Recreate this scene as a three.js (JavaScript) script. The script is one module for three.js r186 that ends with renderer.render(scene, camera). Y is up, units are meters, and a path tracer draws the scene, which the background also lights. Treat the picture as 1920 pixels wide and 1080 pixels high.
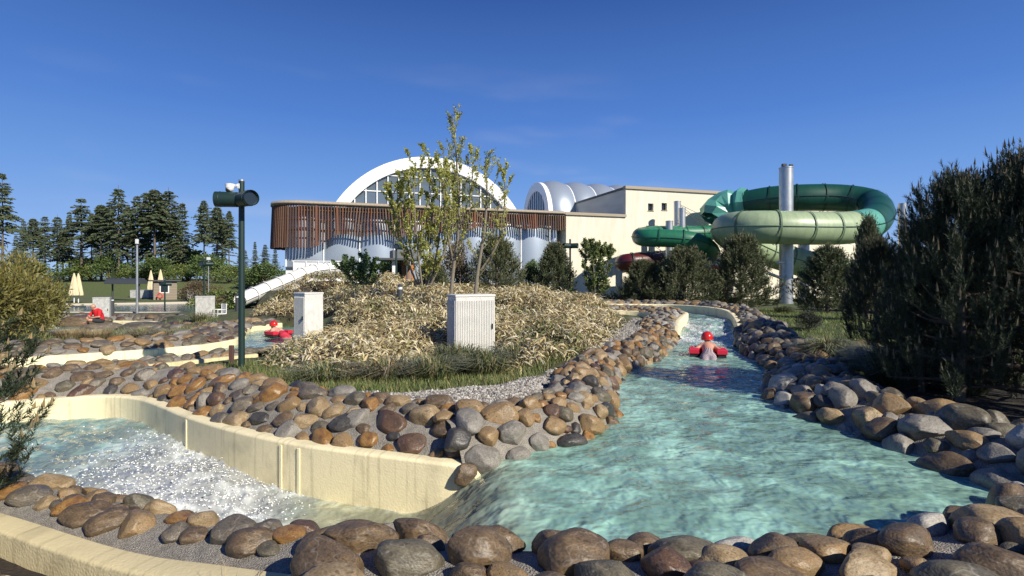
import * as THREE from 'three';
import { mergeGeometries } from 'three/addons/utils/BufferGeometryUtils.js';
import { ImprovedNoise } from 'three/addons/math/ImprovedNoise.js';
import { RoundedBoxGeometry } from 'three/addons/geometries/RoundedBoxGeometry.js';

// ---------------------------------------------------------------- camera, sky, sun, exposure
const scene = new THREE.Scene();
const EYE = 3, FOCAL = 1000;                       // eye height in metres; focal length in photograph pixels (1920 x 1080)
const camera = new THREE.PerspectiveCamera(2 * Math.atan(540 / FOCAL) * 180 / Math.PI, 1920 / 1080, 0.05, 3000);
camera.position.set(0, EYE, 0);
camera.setViewOffset(1920, 1080, 0, 20, 1920, 1080);   // the horizon stands a little above the middle
camera.updateProjectionMatrix();
const renderer = new THREE.WebGLRenderer({ antialias: true });
renderer.toneMapping = THREE.LinearToneMapping;
renderer.toneMappingExposure = 1.32;
renderer.shadowMap.enabled = true;

const noiseGen = new ImprovedNoise();
const pn = (x, y = 0, z = 0) => noiseGen.noise(x, y, z);
const fbm = (x, y, z = 0, o = 4) => { let s = 0, a = 0.5, f = 1; for (let i = 0; i < o; i++) { s += a * pn(x * f, y * f, z * f + i * 7.3); a *= 0.5; f *= 2.03; } return s; };
const clamp = (x, a = 0, b = 1) => Math.min(b, Math.max(a, x));
const lerp = (a, b, t) => a + (b - a) * t;
const smooth = (x, a, b) => { const t = clamp((x - a) / (b - a)); return t * t * (3 - 2 * t); };
const rng = (seed) => () => { seed = (seed + 0x6d2b79f5) | 0; let t = Math.imul(seed ^ (seed >>> 15), 1 | seed); t = (t + Math.imul(t ^ (t >>> 7), 61 | t)) ^ t; return ((t ^ (t >>> 14)) >>> 0) / 4294967296; };
const lin = (c) => { c /= 255; return c <= 0.04045 ? c / 12.92 : Math.pow((c + 0.055) / 1.055, 2.4); };
const V3 = (x, y, z) => new THREE.Vector3(x, y, z);
// a pixel of the photograph at a depth in metres -> a point of the place
const at = (px, py, Z) => V3((px - 960) / FOCAL * Z, EYE - (py - 520) / FOCAL * Z, -Z);

{ // clear spring sky: deep blue above, paler towards the horizon, thin cirrus
  const W = 1024, H = 512, data = new Float32Array(W * H * 4);
  const stops = [[0, 168, 198, 236], [4, 140, 178, 232], [9, 112, 157, 222], [16, 82, 128, 204], [28, 52, 90, 160], [50, 34, 66, 130], [90, 26, 52, 110]];
  for (let j = 0; j < H; j++) {
    const el = ((j + 0.5) / H - 0.5) * 180, e = Math.max(0, el);
    let k = 0; while (k < stops.length - 2 && e > stops[k + 1][0]) k++;
    const t = clamp((e - stops[k][0]) / (stops[k + 1][0] - stops[k][0]));
    for (let i = 0; i < W; i++) {
      const az = ((i + 0.5) / W - 0.5) * 2 * Math.PI, x = Math.cos(az), z = Math.sin(az), o = (j * W + i) * 4;
      const streak = smooth(fbm(x * 3 + e * 0.10, z * 3 - e * 0.02, e * 0.42, 5), 0.02, 0.42) * smooth(fbm(x * 1.4 + 5, z * 1.4, e * 0.05, 3), -0.02, 0.3);
      const ci = el > 0 ? 0.42 * streak * smooth(e, 1, 7) * (1 - smooth(e, 12, 24)) : 0;
      for (let c = 0; c < 3; c++) data[o + c] = 0.80 * lerp(lerp(lin(stops[k][c + 1]), lin(stops[k + 1][c + 1]), t), 0.72, ci);
      data[o + 3] = 1;
    }
  }
  const sky = new THREE.DataTexture(data, W, H, THREE.RGBAFormat, THREE.FloatType);
  sky.mapping = THREE.EquirectangularReflectionMapping; sky.magFilter = THREE.LinearFilter; sky.needsUpdate = true;
  scene.background = sky; scene.environment = sky;
}
const SUN = V3(0.74, 0.66, 0.70).normalize();       // towards the sun: from behind the camera, to the right
const sun = new THREE.DirectionalLight(new THREE.Color().setRGB(1, 0.93, 0.80), 4.6);
sun.position.copy(SUN).multiplyScalar(90); sun.castShadow = true; sun.shadow.radius = 1;
Object.assign(sun.shadow.camera, { left: -70, right: 70, top: 60, bottom: -60, near: 1, far: 260 });
sun.shadow.mapSize.set(4096, 4096);
scene.add(sun, sun.target);

// ---------------------------------------------------------------- helpers
const taken = {};
const numbered = (n) => { const k = taken[n] = (taken[n] ?? -1) + 1; return k ? n + '_' + String(k).padStart(3, '0') : n; };
const shade = (m) => { m.castShadow = m.receiveShadow = true; return m; };
function mesh(name, geo, mat, parent) { const m = shade(new THREE.Mesh(geo, mat)); m.name = parent && parent !== scene ? name : numbered(name); (parent ?? scene).add(m); return m; }
function thing(name, label, category, p = V3(0, 0, 0), turn = 0, group) {
  const o = new THREE.Group(); o.name = numbered(name); o.position.copy(p); o.rotation.y = turn; scene.add(o);
  o.userData = { label, category }; if (group) o.userData.group = group; return o;
}
function tag(o, label, category, group) { o.userData.label = label; o.userData.category = category; if (group) o.userData.group = group; return o; }
function struct(name, geo, mat) { const m = mesh(name, geo, mat, scene); m.userData.kind = 'structure'; return m; }
function copy(src, p, turn, label, group, s = 1) {
  const r = src.clone(); r.name = numbered(src.name.replace(/_\d{3}$/, '')); r.position.copy(p); r.rotation.y = turn; r.scale.copy(src.scale).multiplyScalar(s); scene.add(r);
  r.userData = { ...src.userData, label }; if (group) r.userData.group = group; return r;
}
const box = (w, h, d, x = 0, y = 0, z = 0) => new THREE.BoxGeometry(w, h, d).translate(x, y, z);
const rbox = (w, h, d, x = 0, y = 0, z = 0, r = 0.01) => new RoundedBoxGeometry(w, h, d, 2, r).translate(x, y, z);
const cyl = (r0, r1, h, x = 0, y = 0, z = 0, n = 20) => new THREE.CylinderGeometry(r0, r1, h, n).translate(x, y + h / 2, z);
function rod(a, b, r, r2 = r, n = 8) { // a bar from a to b
  const d = b.clone().sub(a), L = d.length(), g = new THREE.CylinderGeometry(r2, r, L, n);
  g.applyQuaternion(new THREE.Quaternion().setFromUnitVectors(V3(0, 1, 0), d.normalize())); return g.translate((a.x + b.x) / 2, (a.y + b.y) / 2, (a.z + b.z) / 2);
}
const plain = (g) => { const o = g.index ? g.toNonIndexed() : g; for (const k of Object.keys(o.attributes)) if (!['position', 'normal', 'uv'].includes(k)) o.deleteAttribute(k); return o; };
const merge = (list) => mergeGeometries(list.map(plain));
function geoOf(pos, idx, uv, col) {
  const g = new THREE.BufferGeometry(); g.setAttribute('position', new THREE.Float32BufferAttribute(pos, 3));
  if (uv) g.setAttribute('uv', new THREE.Float32BufferAttribute(uv, 2)); if (col) g.setAttribute('color', new THREE.Float32BufferAttribute(col, 3));
  if (idx) g.setIndex(idx); g.computeVertexNormals(); return g;
}
// textures: f(u, v) -> value or [r, g, b] in 0..1
function tex(W, H, f, rep = [1, 1], srgb = true) {
  const d = new Uint8Array(W * H * 4);
  for (let j = 0; j < H; j++) for (let i = 0; i < W; i++) { const c = f(i / W, j / H), o = (j * W + i) * 4; for (let k = 0; k < 3; k++) d[o + k] = clamp(Array.isArray(c) ? c[k] : c) * 255; d[o + 3] = 255; }
  const t = new THREE.DataTexture(d, W, H); t.wrapS = t.wrapT = THREE.RepeatWrapping; t.magFilter = THREE.LinearFilter; if (srgb) t.colorSpace = THREE.SRGBColorSpace; t.repeat.set(...rep); t.needsUpdate = true; return t;
}
const cellHash = (x, y, s) => { let h = Math.imul(x, 374761393) + Math.imul(y, 668265263) + Math.imul(s, 974634777) | 0; h = Math.imul(h ^ (h >>> 13), 1274126177); return ((h ^ (h >>> 16)) >>> 0) / 4294967296 * 6.2832; };
const tn = (u, v, f, s = 0, o = 4) => { // gradient noise of period 1 with f cells a side
  let sum = 0, amp = 0.62, F = Math.max(1, Math.round(f)); for (let k = 0; k < o; k++, amp *= 0.5, F *= 2) {
    const x = u * F, y = v * F, xi = Math.floor(x), yi = Math.floor(y), fx = x - xi, fy = y - yi, wx = fx * fx * fx * (fx * (fx * 6 - 15) + 10), wy = fy * fy * fy * (fy * (fy * 6 - 15) + 10), m = (q) => ((q % F) + F) % F, g = (i, j) => { const a = cellHash(m(xi + i), m(yi + j), Math.round(s * 13) + k); return Math.cos(a) * (fx - i) + Math.sin(a) * (fy - j); };
    sum += amp * lerp(lerp(g(0, 0), g(1, 0), wx), lerp(g(0, 1), g(1, 1), wx), wy);
  } return sum;
};
const grainMap = tex(256, 256, (u, v) => 0.93 + 0.10 * tn(u, v, 40, 3, 4) + 0.13 * tn(u, v, 6, 9, 3));
const speckMap = tex(256, 256, (u, v) => 0.82 + 0.6 * tn(u, v, 90, 1, 3) + 0.2 * tn(u, v, 8, 4, 2));
const bumpMap = tex(256, 256, (u, v) => 0.5 + 0.9 * tn(u, v, 60, 2, 4), [1, 1], false);
const withRep = (t, x, y) => { const c = t.clone(); c.repeat.set(x, y); c.needsUpdate = true; return c; };
const S = (hex, rough = 0.8, extra = {}) => new THREE.MeshStandardMaterial({ color: hex, roughness: rough, ...extra });
const P = (hex, rough = 0.8, extra = {}) => new THREE.MeshPhysicalMaterial({ color: hex, roughness: rough, ...extra });
const L = (r, g, b) => new THREE.Color().setRGB(r, g, b);
const mat = {
  mortar: S(L(0.42, 0.385, 0.33), 0.95, { map: withRep(speckMap, 1.6, 1.6), bumpMap: withRep(bumpMap, 2, 2), bumpScale: 0.012 }),
  darkGreen: S(L(0.012, 0.032, 0.028), 0.45), whitePlastic: S(L(0.75, 0.75, 0.73), 0.4), black: S(L(0.02, 0.02, 0.022), 0.5), steel: S(L(0.55, 0.57, 0.58), 0.42, { metalness: 0.75, map: withRep(grainMap, 2, 4) }),
  darkMetal: S(L(0.05, 0.055, 0.06), 0.5), glassDark: P(L(0.02, 0.03, 0.04), 0.06), wood: S(L(0.30, 0.16, 0.08), 0.75, { map: withRep(grainMap, 1, 6) }), orangeWood: S(L(0.45, 0.17, 0.04), 0.7),
  bark: S(L(0.17, 0.135, 0.105), 0.95, { map: grainMap, bumpMap, bumpScale: 0.01 }), paleBark: S(L(0.33, 0.29, 0.22), 0.9, { map: withRep(speckMap, 1, 5), bumpMap, bumpScale: 0.006 }),
};
const leafMat = (c, tr = 0.3, rough = 0.75) => P(c, rough, { transmission: tr, side: THREE.DoubleSide, vertexColors: true });
const V2poly = (P2) => ({ // signed distance to a closed polygon in plan, negative inside
  pts: P2, d(x, z) {
    let inside = false, best = 1e9; for (let i = 0, j = P2.length - 1; i < P2.length; j = i++) {
      const [xi, zi] = P2[i], [xj, zj] = P2[j]; if ((zi > z) !== (zj > z) && x < ((xj - xi) * (z - zi)) / (zj - zi) + xi) inside = !inside;
      const ex = xj - xi, ez = zj - zi, t = clamp(((x - xi) * ex + (z - zi) * ez) / (ex * ex + ez * ez + 1e-12)), dx = x - xi - ex * t, dz = z - zi - ez * t; best = Math.min(best, dx * dx + dz * dz);
    } return Math.sqrt(best) * (inside ? -1 : 1);
  },
});
// smooth polyline in plan (X, Z, extra...) resampled every `step`
function curve(pts, step) {
  const n = pts[0].length, out = [], get = (i) => pts[clamp(i, 0, pts.length - 1)];
  for (let i = 0; i < pts.length - 1; i++) {
    const p0 = get(i - 1), p1 = get(i), p2 = get(i + 1), p3 = get(i + 2), len = Math.hypot(p2[0] - p1[0], p2[1] - p1[1]), m = Math.max(1, Math.round(len / step));
    for (let k = 0; k < m; k++) { const t = k / m, q = []; for (let c = 0; c < n; c++) q.push(0.5 * (2 * p1[c] + (p2[c] - p0[c]) * t + (2 * p0[c] - 5 * p1[c] + 4 * p2[c] - p3[c]) * t * t + (3 * p1[c] - p0[c] - 3 * p2[c] + p3[c]) * t * t * t)); out.push(q); }
  }
  out.push(pts[pts.length - 1].slice()); return out;
}
// ---------------------------------------------------------------- rivers: plan in metres (X to the right, Z away from the camera)
const islandEdge = [[2.5, 19.2], [4.2, 18.9], [5.25, 18.1], [5.55, 16.9], [5.2, 16.0], [4.8, 15.2], [4.38, 13.9], [3.46, 11.85], [2.75, 10.2], [2.01, 9.14], [1.58, 8.0], [1.365, 7.11], [1.25, 6.4], [1.04, 5.78], [0.68, 5.25], [0.19, 4.85], [-0.14, 4.65], [-0.41, 4.51], [-0.98, 4.64], [-2.0, 5.0], [-2.9, 5.49], [-3.8, 6.15], [-4.4, 6.67], [-4.99, 7.13], [-5.6, 7.38], [-6.28, 7.3], [-6.9, 7.05], [-8, 6.6], [-9.4, 6.4]];
const nearEdge = [[-9.4, 4.7], [-7.5, 4.85], [-6, 4.8], [-4.5, 4.45], [-3.2, 3.95], [-2, 3.4], [-0.7, 2.85], [0.2, 2.6], [1.5, 2.6], [2.5, 2.85], [3.1, 3.2]];
const rightEdge = [[3.1, 3.2], [3.42, 3.5], [3.6, 3.86], [3.66, 4.32], [3.6, 4.85], [3.51, 5.48], [3.35, 6.2], [3.41, 6.96], [3.63, 7.62], [4.2, 8.65], [4.5, 9.41], [4.86, 11.03], [5.25, 12.3], [6.0, 14.2], [6.5, 15.6], [6.85, 17], [6.95, 18.5], [6.6, 20], [5.5, 20.9], [2.5, 21.2]];
const river1 = V2poly([...islandEdge, ...nearEdge, ...rightEdge]);
const pondFar = [[-27.5, 29.5], [-24, 30.2], [-20, 29.6], [-18.2, 28.2], [-19.5, 26.2], [-21.0, 25.2], [-22.6, 26.0], [-24, 27.4]];
const river2near = [[-18, 7.6], [-12, 9.7], [-8.8, 11.2], [-7.7, 12.2], [-6.6, 13.3], [-6.25, 15], [-6.6, 17], [-7.2, 19], [-6.6, 21.5]];
const river2far = [[-9.6, 22.3], [-9.9, 20.2], [-9.0, 18], [-8.4, 16.2], [-8.55, 14.8], [-9.6, 13.6], [-11, 12.5], [-13, 11.5], [-19, 9.2]];
const river2 = V2poly([...river2near, ...river2far]), pond = V2poly(pondFar);
const bathing = V2poly([[-46, 41.5], [-14, 41.5], [-17, 48], [-24, 55], [-30, 59.5], [-38, 56], [-50, 50]]);
const waterY = (x, z) => {
  if (z > 14.4) return 1.4 + 0.28 * smooth(z, 15.0, 17.0);
  const lip = x + (z - 4.5) * 0.07;
  return 1.4 - 0.44 * smooth(-lip, 0.02, 0.95) + 0.1 * smooth(-lip, 2.0, 3.0);
};
// ---------------------------------------------------------------- terrain
const ctrl = [[0, 0, 1.45], [-3, 1.2, 1.42], [3, 0.8, 1.4], [-2.4, 2.0, 1.5], [-1, 1.6, 1.55], [-3.4, 2.9, 1.43], [-5, 3, 1.4], [-9, 3, 1.1], [0, -20, 1.4], [-20, 0, 1], [20, 0, 1.5], [5.2, 2.5, 1.6],
  [-0.5, 6, 1.64], [0.8, 6.8, 1.6], [-2.5, 6.4, 1.56], [-4.5, 8.5, 1.3], [1.2, 9, 1.5], [-0.8, 9.2, 1.3], [-1, 7.6, 1.46], [-2.6, 8.2, 1.38], [-0.6, 10.6, 1.26], [2.2, 11, 1.58], [3.6, 14, 1.62], [-5.2, 10.3, 1.2], [-0.9, 12, 1.3], [-6.0, 14.5, 1.1], [-2, 17, 1.55], [0, 20, 2.0], [-4, 22, 2.12], [3, 20, 1.8], [-7, 25, 2.0], [-1, 25, 2.1], [-4, 18, 1.75], [5, 24, 1.6], [-10, 25, 1.5], [-10.8, 30, 2.8], [-12.6, 29.4, 2.3], [-13.4, 27, 1.4], [-7, 31, 2.7], [-15, 29, 0.9], [-5, 30, 2.2], [2, 31, 1.5],
  [5, 9, 1.5], [7, 7, 1.5], [5.2, 5, 1.55], [8, 14, 1.5], [10, 20, 1.45], [9, 26, 1.35], [14, 30, 1.2], [17, 38, 1.1], [24, 44, 1], [6, 27, 1.4], [7.8, 17, 1.6],
  [-8.2, 9.4, 1.0], [-7, 9.6, 1.1], [-12, 8.5, 0.95], [-14, 16, 0.98], [-12, 16.8, 0.95], [-17, 16, 0.95], [-15, 20, 0.75], [-17, 24, 0.5], [-21, 24, 0.45], [-24, 31, 0.5], [-11, 22, 0.8], [-10.5, 26, 0.9], [-15, 27, 0.68], [-13, 32, 0.55], [-18, 36, 0.35], [-30, 38, 0.3], [-40, 64, 0.35], [-20, 62, 0.3], [-60, 60, 0.4],
  [-62, 85, 2.3], [-45, 85, 2.2], [-30, 88, 2.2], [-70, 72, 1.1], [-42, 74, 1.0], [-100, 100, 2.5], [-60, 110, 2.6], [0, 46, 0.9], [-16, 37, 0.8], [30, 52, 0.9], [-10, 60, 1], [0, 300, 2], [200, 200, 1.5], [-300, 200, 3], [100, 60, 1.2]];
const baseY = (x, z) => { let s = 0, w = 0; for (const [cx, cz, cy] of ctrl) { const d2 = (x - cx) ** 2 + (z - cz) ** 2 + 0.15, k = 1 / (d2 * d2 * Math.sqrt(d2)); s += k * cy; w += k; } return s / w; };
const rivers = [[river1, waterY, 0.85], [river2, () => 0.93, 0.7], [pond, () => 0.36, 0.6], [bathing, () => 0.2, 0.8]];
function groundY(x, z) {
  let y = baseY(x, z) + 0.03 * fbm(x * 0.9, z * 0.9) + 0.008 * pn(x * 6, z * 6);
  if (z < 70) for (const [p, wy, dep] of rivers) { const d = p.d(x, z); if (d < 0.35) y = lerp(Math.min(y, wy(x, z) - dep), y, smooth(d, 0.12, 0.34)); if (z < 23 && d < 1.2) y -= 0.16 * (1 - smooth(d, 0.5, 1.15)); }
  return y;
}
const sasa = V2poly([[-5.6, 12.4], [-4.7, 10.2], [-3.0, 8.5], [-1.9, 8.3], [-1.75, 9.6], [-1.8, 11.6], [-1.3, 12.6], [-0.35, 12.2], [-0.2, 10], [0.1, 8.9], [0.92, 9.3], [1.9, 11.3], [2.9, 14.2], [3.4, 17], [3.6, 21], [3, 24], [0, 27], [-4, 30.5], [-9, 31.2], [-12, 29.2], [-13, 27.2], [-11.8, 24.5], [-8.6, 22.6], [-6.0, 20], [-5.6, 17], [-5.4, 15]]);
const gravel1 = V2poly([[-9, 9.6], [-7.3, 8.7], [-6.0, 7.9], [-4.3, 7.4], [-2.2, 6.0], [-0.5, 5.6], [0.9, 6.4], [1.6, 8.6], [2.6, 11], [3.8, 13.8], [4.6, 16], [3.9, 17.5], [3.0, 14.4], [1.9, 11.4], [0.9, 9.0], [-0.1, 7.3], [-0.8, 6.45], [-2.6, 6.75], [-4.4, 8.6], [-6.4, 10.4], [-8.3, 10.9]]);
const gravel2 = V2poly([[6.3, 12.5], [5.2, 9.6], [4.6, 7.6], [5.0, 7.2], [5.6, 9.2], [6.8, 11.2], [7.4, 13]]);
{
  const line = (spans) => { const out = []; for (const [a, b, s] of spans) for (let v = a; v < b - 1e-6; v += s) out.push(v); out.push(spans[spans.length - 1][1]); return out; };
  const xs = line([[-400, -120, 20], [-120, -50, 5], [-50, -24, 1.3], [-24, -10, 0.4], [-10, 9, 0.13], [9, 20, 0.5], [20, 60, 4], [60, 400, 20]]);
  const zs = line([[-40, -4, 4], [-4, 2, 0.4], [2, 21.6, 0.13], [21.6, 34, 0.4], [34, 64, 1], [64, 130, 4], [130, 500, 25], [500, 1500, 200]]);
  const pos = [], uv = [], col = [], idx = [];
  for (const z of zs) for (const x of xs) {
    pos.push(x, groundY(x, z), -z); uv.push(x / 2.2, z / 2.2);
    const n = fbm(x * 0.5, z * 0.5, 2), n2 = fbm(x * 2.2, z * 2.2, 5);
    let c = [0.10 + 0.05 * n, 0.135 + 0.05 * n, 0.036 + 0.015 * n];                              // grass turf
    const to = (k, q) => { c = c.map((v, i) => lerp(v, q[i], k)); };
    if (z > 55) c = [0.15 + 0.05 * n, 0.195 + 0.05 * n, 0.05];
    to(smooth(n2, 0.02, 0.3) * (z > 55 ? 0.25 : 0.6), [0.13, 0.11, 0.065]);
    if (z < 30) {
      to(smooth(-sasa.d(x, z), -0.5, 0.2), [0.085, 0.065, 0.04]);
      to(smooth(-Math.min(gravel1.d(x, z), gravel2.d(x, z)) + 0.25 * n2, -0.05, 0.1), [0.30, 0.28, 0.255]);
      to(smooth(4.2 - z - x * 0.1, 0, 0.4) * (z < 4.4 && river1.d(x, z) > 0 ? 1 : 0), [0.045, 0.033, 0.024]);   // bark mulch
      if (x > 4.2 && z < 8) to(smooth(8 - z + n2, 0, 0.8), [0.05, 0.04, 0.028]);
    }
    if (z > 20 && x < -10 && z < 66) to(smooth(n2 + 0.12, 0, 0.3) * 0.5, [0.17, 0.155, 0.13]);
    col.push(...c);
  }
  const w = xs.length; for (let j = 0; j < zs.length - 1; j++) for (let i = 0; i < w - 1; i++) { const a = j * w + i; idx.push(a, a + 1, a + w, a + 1, a + w + 1, a + w); }
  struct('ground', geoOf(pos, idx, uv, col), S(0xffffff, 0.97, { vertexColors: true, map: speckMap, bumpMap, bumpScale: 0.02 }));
}
// ---------------------------------------------------------------- water
const swirl = tex(1024, 1024, (u, v) => {           // foam threads in stirred water, with a caustic light pattern painted in
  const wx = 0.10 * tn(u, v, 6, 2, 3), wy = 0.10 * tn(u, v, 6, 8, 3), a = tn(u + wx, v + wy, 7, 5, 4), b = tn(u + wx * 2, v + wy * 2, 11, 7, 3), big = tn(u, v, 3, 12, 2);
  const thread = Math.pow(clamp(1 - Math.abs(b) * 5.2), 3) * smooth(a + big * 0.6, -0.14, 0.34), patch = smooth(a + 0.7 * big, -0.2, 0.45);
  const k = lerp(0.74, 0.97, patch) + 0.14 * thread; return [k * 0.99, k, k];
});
const rippleMap = tex(1024, 1024, (u, v) => 0.5 + 0.8 * tn(u + 0.05 * tn(u, v, 7, 3, 2), v + 0.05 * tn(u, v, 7, 6, 2), 13, 1, 3) + 0.16 * tn(u, v, 44, 4, 2), [1, 1], false);
function sheet(poly, x0, x1, z0, z1, step, yOf, colOf, grow = 0.16, scaleUV = 3) {
  const pos = [], uv = [], col = [], idx = [], id = new Map(), nx = Math.ceil((x1 - x0) / step), keep = (i, j) => {
    const k = j * (nx + 2) + i; if (id.has(k)) return id.get(k); const x = x0 + i * step, z = z0 + j * step, d = poly.d(x, z); let n = -1;
    if (d < grow) { n = pos.length / 3; pos.push(x, yOf(x, z, d), -z); uv.push(x / scaleUV, z / scaleUV); if (colOf) col.push(...colOf(x, z, d)); } id.set(k, n); return n;
  };
  for (let j = 0; z0 + j * step < z1; j++) for (let i = 0; i < nx; i++) { const a = keep(i, j), b = keep(i + 1, j), c = keep(i, j + 1), d = keep(i + 1, j + 1); if (a >= 0 && b >= 0 && c >= 0) idx.push(a, b, c); if (b >= 0 && c >= 0 && d >= 0) idx.push(b, d, c); }
  return geoOf(pos, idx, uv, colOf ? col : undefined);
}
const foamAt = (x, z) => { // 0..1: how far the water is beaten to foam
  const lip = x + (z - 4.5) * 0.07, n = fbm(x * 1.6, z * 2.2, 3), fine = fbm(x * 9, z * 9, 1, 3);
  let f = smooth(-lip, 1.55, 2.2) * (1 - smooth(-lip, 3.2, 5.4)) * smooth(n * 0.7 + fine * 0.8 + 0.55 - smooth(z, 5.2, 7) * 0.3, 0, 0.30);
  f = Math.max(f, smooth(-lip, 2.4, 3.2) * smooth(n + fine * 0.9, 0.12, 0.42) * 0.5);
  f = Math.max(f, smooth(z, 11.4, 13.6) * (1 - smooth(z, 15.8, 17.8)) * smooth(n * 0.7 + fine + 0.30 - (x - 4.6) * 0.10, 0, 0.4));
  return clamp(f);
};
const surfaceY = (x, z) => {
  const lip = x + (z - 4.5) * 0.07, rough = 0.25 + 0.75 * smooth(-lip, 1.5, 2.4), f = foamAt(x, z), chute = smooth(-lip, -0.2, 0.3) * (1 - smooth(-lip, 1.2, 1.9));
  let w = 0.028 * fbm(x * 1.7, z * 1.7, 4, 3) + 0.02 * fbm(x * 5, z * 5.5, 6, 2);
  w += smooth(-lip, 1.5, 2.6) * (0.09 * fbm(x * 2.1, z * 2.6, 9, 3) + 0.03 * fbm(x * 7, z * 7, 2, 2));
  w += f * (0.06 * Math.abs(fbm(x * 9, z * 9, 3, 4)) * 2 + 0.035 * fbm(x * 22, z * 22, 5, 2));
  w += chute * 0.035 * pn(x * 1.2 + z * 0.4, z * 9 - x * 0.8, 2);
  if (z > 14.2 && z < 17.6) w += 0.12 * (0.5 + fbm(x * 3, z * 3, 1, 3)) * smooth(z, 14.2, 15.4) * (1 - smooth(z, 16, 17.6));
  return waterY(x, z) + w * (0.7 + 0.3 * rough);
};
{
  const floorMat = S(L(0.62, 0.60, 0.45), 0.8, { map: withRep(grainMap, 0.7, 0.7) });
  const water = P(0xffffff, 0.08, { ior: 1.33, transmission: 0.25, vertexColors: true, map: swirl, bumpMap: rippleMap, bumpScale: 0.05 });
  const tint = (x, z, d) => {
    const f = foamAt(x, z), lip = x + (z - 4.5) * 0.07, down = smooth(-lip, 1.6, 2.3), clear = smooth(-lip, -0.35, 0.6) * (1 - down), base = [0.46, 0.79, 0.665];
    const mixTo = (k, q) => { for (let i = 0; i < 3; i++) base[i] = lerp(base[i], q[i], k); };
    mixTo(clear, [0.60, 0.60, 0.42]); mixTo(down, [0.34, 0.53, 0.51]); mixTo(smooth(z, 14, 15.5), [0.36, 0.58, 0.50]); mixTo(smooth(fbm(x * 0.8, z * 0.8, 8, 3), 0.05, 0.4) * 0.35, [0.54, 0.77, 0.66]); mixTo(smooth(d, -0.10, -0.02) * smooth(fbm(x * 5, z * 5, 3, 2), -0.05, 0.2) * 0.7, [0.86, 0.90, 0.86]); mixTo(f, [0.93, 0.95, 0.94]); return base;
  };
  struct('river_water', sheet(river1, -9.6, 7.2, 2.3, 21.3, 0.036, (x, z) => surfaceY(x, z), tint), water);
  struct('river_bed', sheet(river1, -9.6, 7.2, 2.3, 21.3, 0.2, (x, z) => waterY(x, z) - lerp(0.62, 0.10, smooth(-(x + (z - 4.5) * 0.07), -0.6, 0.2) * (1 - smooth(-x, 1.6, 2.6))), null, 0.2, 2), floorMat);
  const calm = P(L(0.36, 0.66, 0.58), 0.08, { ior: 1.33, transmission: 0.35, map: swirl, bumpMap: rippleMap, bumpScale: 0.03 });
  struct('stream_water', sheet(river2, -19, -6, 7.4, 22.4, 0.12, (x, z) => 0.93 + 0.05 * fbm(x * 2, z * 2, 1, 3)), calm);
  struct('stream_bed', sheet(river2, -19, -6, 7.4, 22.4, 0.4, () => 0.5), floorMat);
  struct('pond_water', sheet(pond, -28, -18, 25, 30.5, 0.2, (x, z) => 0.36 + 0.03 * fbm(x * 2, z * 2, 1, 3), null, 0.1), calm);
  struct('pond_bed', sheet(pond, -28, -18, 25, 30.5, 0.5, () => 0.05), floorMat);
  struct('bathing_water', sheet(bathing, -51, -13, 41, 60, 0.5, (x, z) => 0.2 + 0.02 * fbm(x, z, 1, 3), null, 0.3, 3), P(L(0.03, 0.10, 0.15), 0.1, { ior: 1.33, bumpMap: rippleMap, bumpScale: 0.012 }));
}
// beaten foam and thrown drops where the water is broken
{
  const r = rng(911), ms = [], cs = [], d = new THREE.Object3D();
  for (let k = 0; k < 90000 && ms.length < 5500; k++) {
    const up = r() < 0.22, x = up ? lerp(4.2, 6.8, r()) : lerp(-5.6, -1.6, r()), z = up ? lerp(12, 17.4, r()) : lerp(2.9, 7, r()); if (river1.d(x, z) > -0.03) continue; const f = foamAt(x, z); if (r() > f * f) continue;
    const s = (0.0025 + 0.0055 * r() * r()) * (up ? 1.6 : 1), high = r() < 0.10 ? 0.09 * r() * r() * f : 0; d.position.set(x, surfaceY(x, z) + s * 0.3 + high, -z); d.scale.set(s * (1 + r()), s * 0.8, s * (1 + r())); d.rotation.set(0, r() * 6, 0); d.updateMatrix(); ms.push(d.matrix.clone());
  }
  const im = new THREE.InstancedMesh(new THREE.IcosahedronGeometry(1, 1), S(L(0.92, 0.94, 0.94), 0.35), ms.length); ms.forEach((m, i) => im.setMatrixAt(i, m)); im.name = 'foam'; im.userData = { kind: 'stuff', label: 'white foam and drops on the broken water of the rapids', category: 'foam' }; shade(im); scene.add(im);
}
// ---------------------------------------------------------------- cobble banks and basin walls
const stoneKinds = [ // base colour, second colour, vein strength, roughness
  [[0.36, 0.20, 0.065], [0.22, 0.11, 0.04], 0.1, 0.42], [[0.21, 0.142, 0.078], [0.125, 0.088, 0.055], 0.35, 0.5], [[0.085, 0.078, 0.07], [0.05, 0.047, 0.045], 0.2, 0.45], [[0.32, 0.295, 0.255], [0.22, 0.20, 0.17], 0.1, 0.62],
  [[0.42, 0.31, 0.175], [0.29, 0.20, 0.10], 0.15, 0.58], [[0.165, 0.092, 0.055], [0.095, 0.058, 0.04], 0.2, 0.45], [[0.18, 0.155, 0.105], [0.115, 0.10, 0.07], 0.45, 0.52], [[0.50, 0.475, 0.43], [0.40, 0.375, 0.335], 0.05, 0.7], [[0.28, 0.195, 0.105], [0.34, 0.22, 0.10], 0.2, 0.5], [[0.125, 0.11, 0.09], [0.19, 0.155, 0.11], 0.4, 0.5],
];
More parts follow.
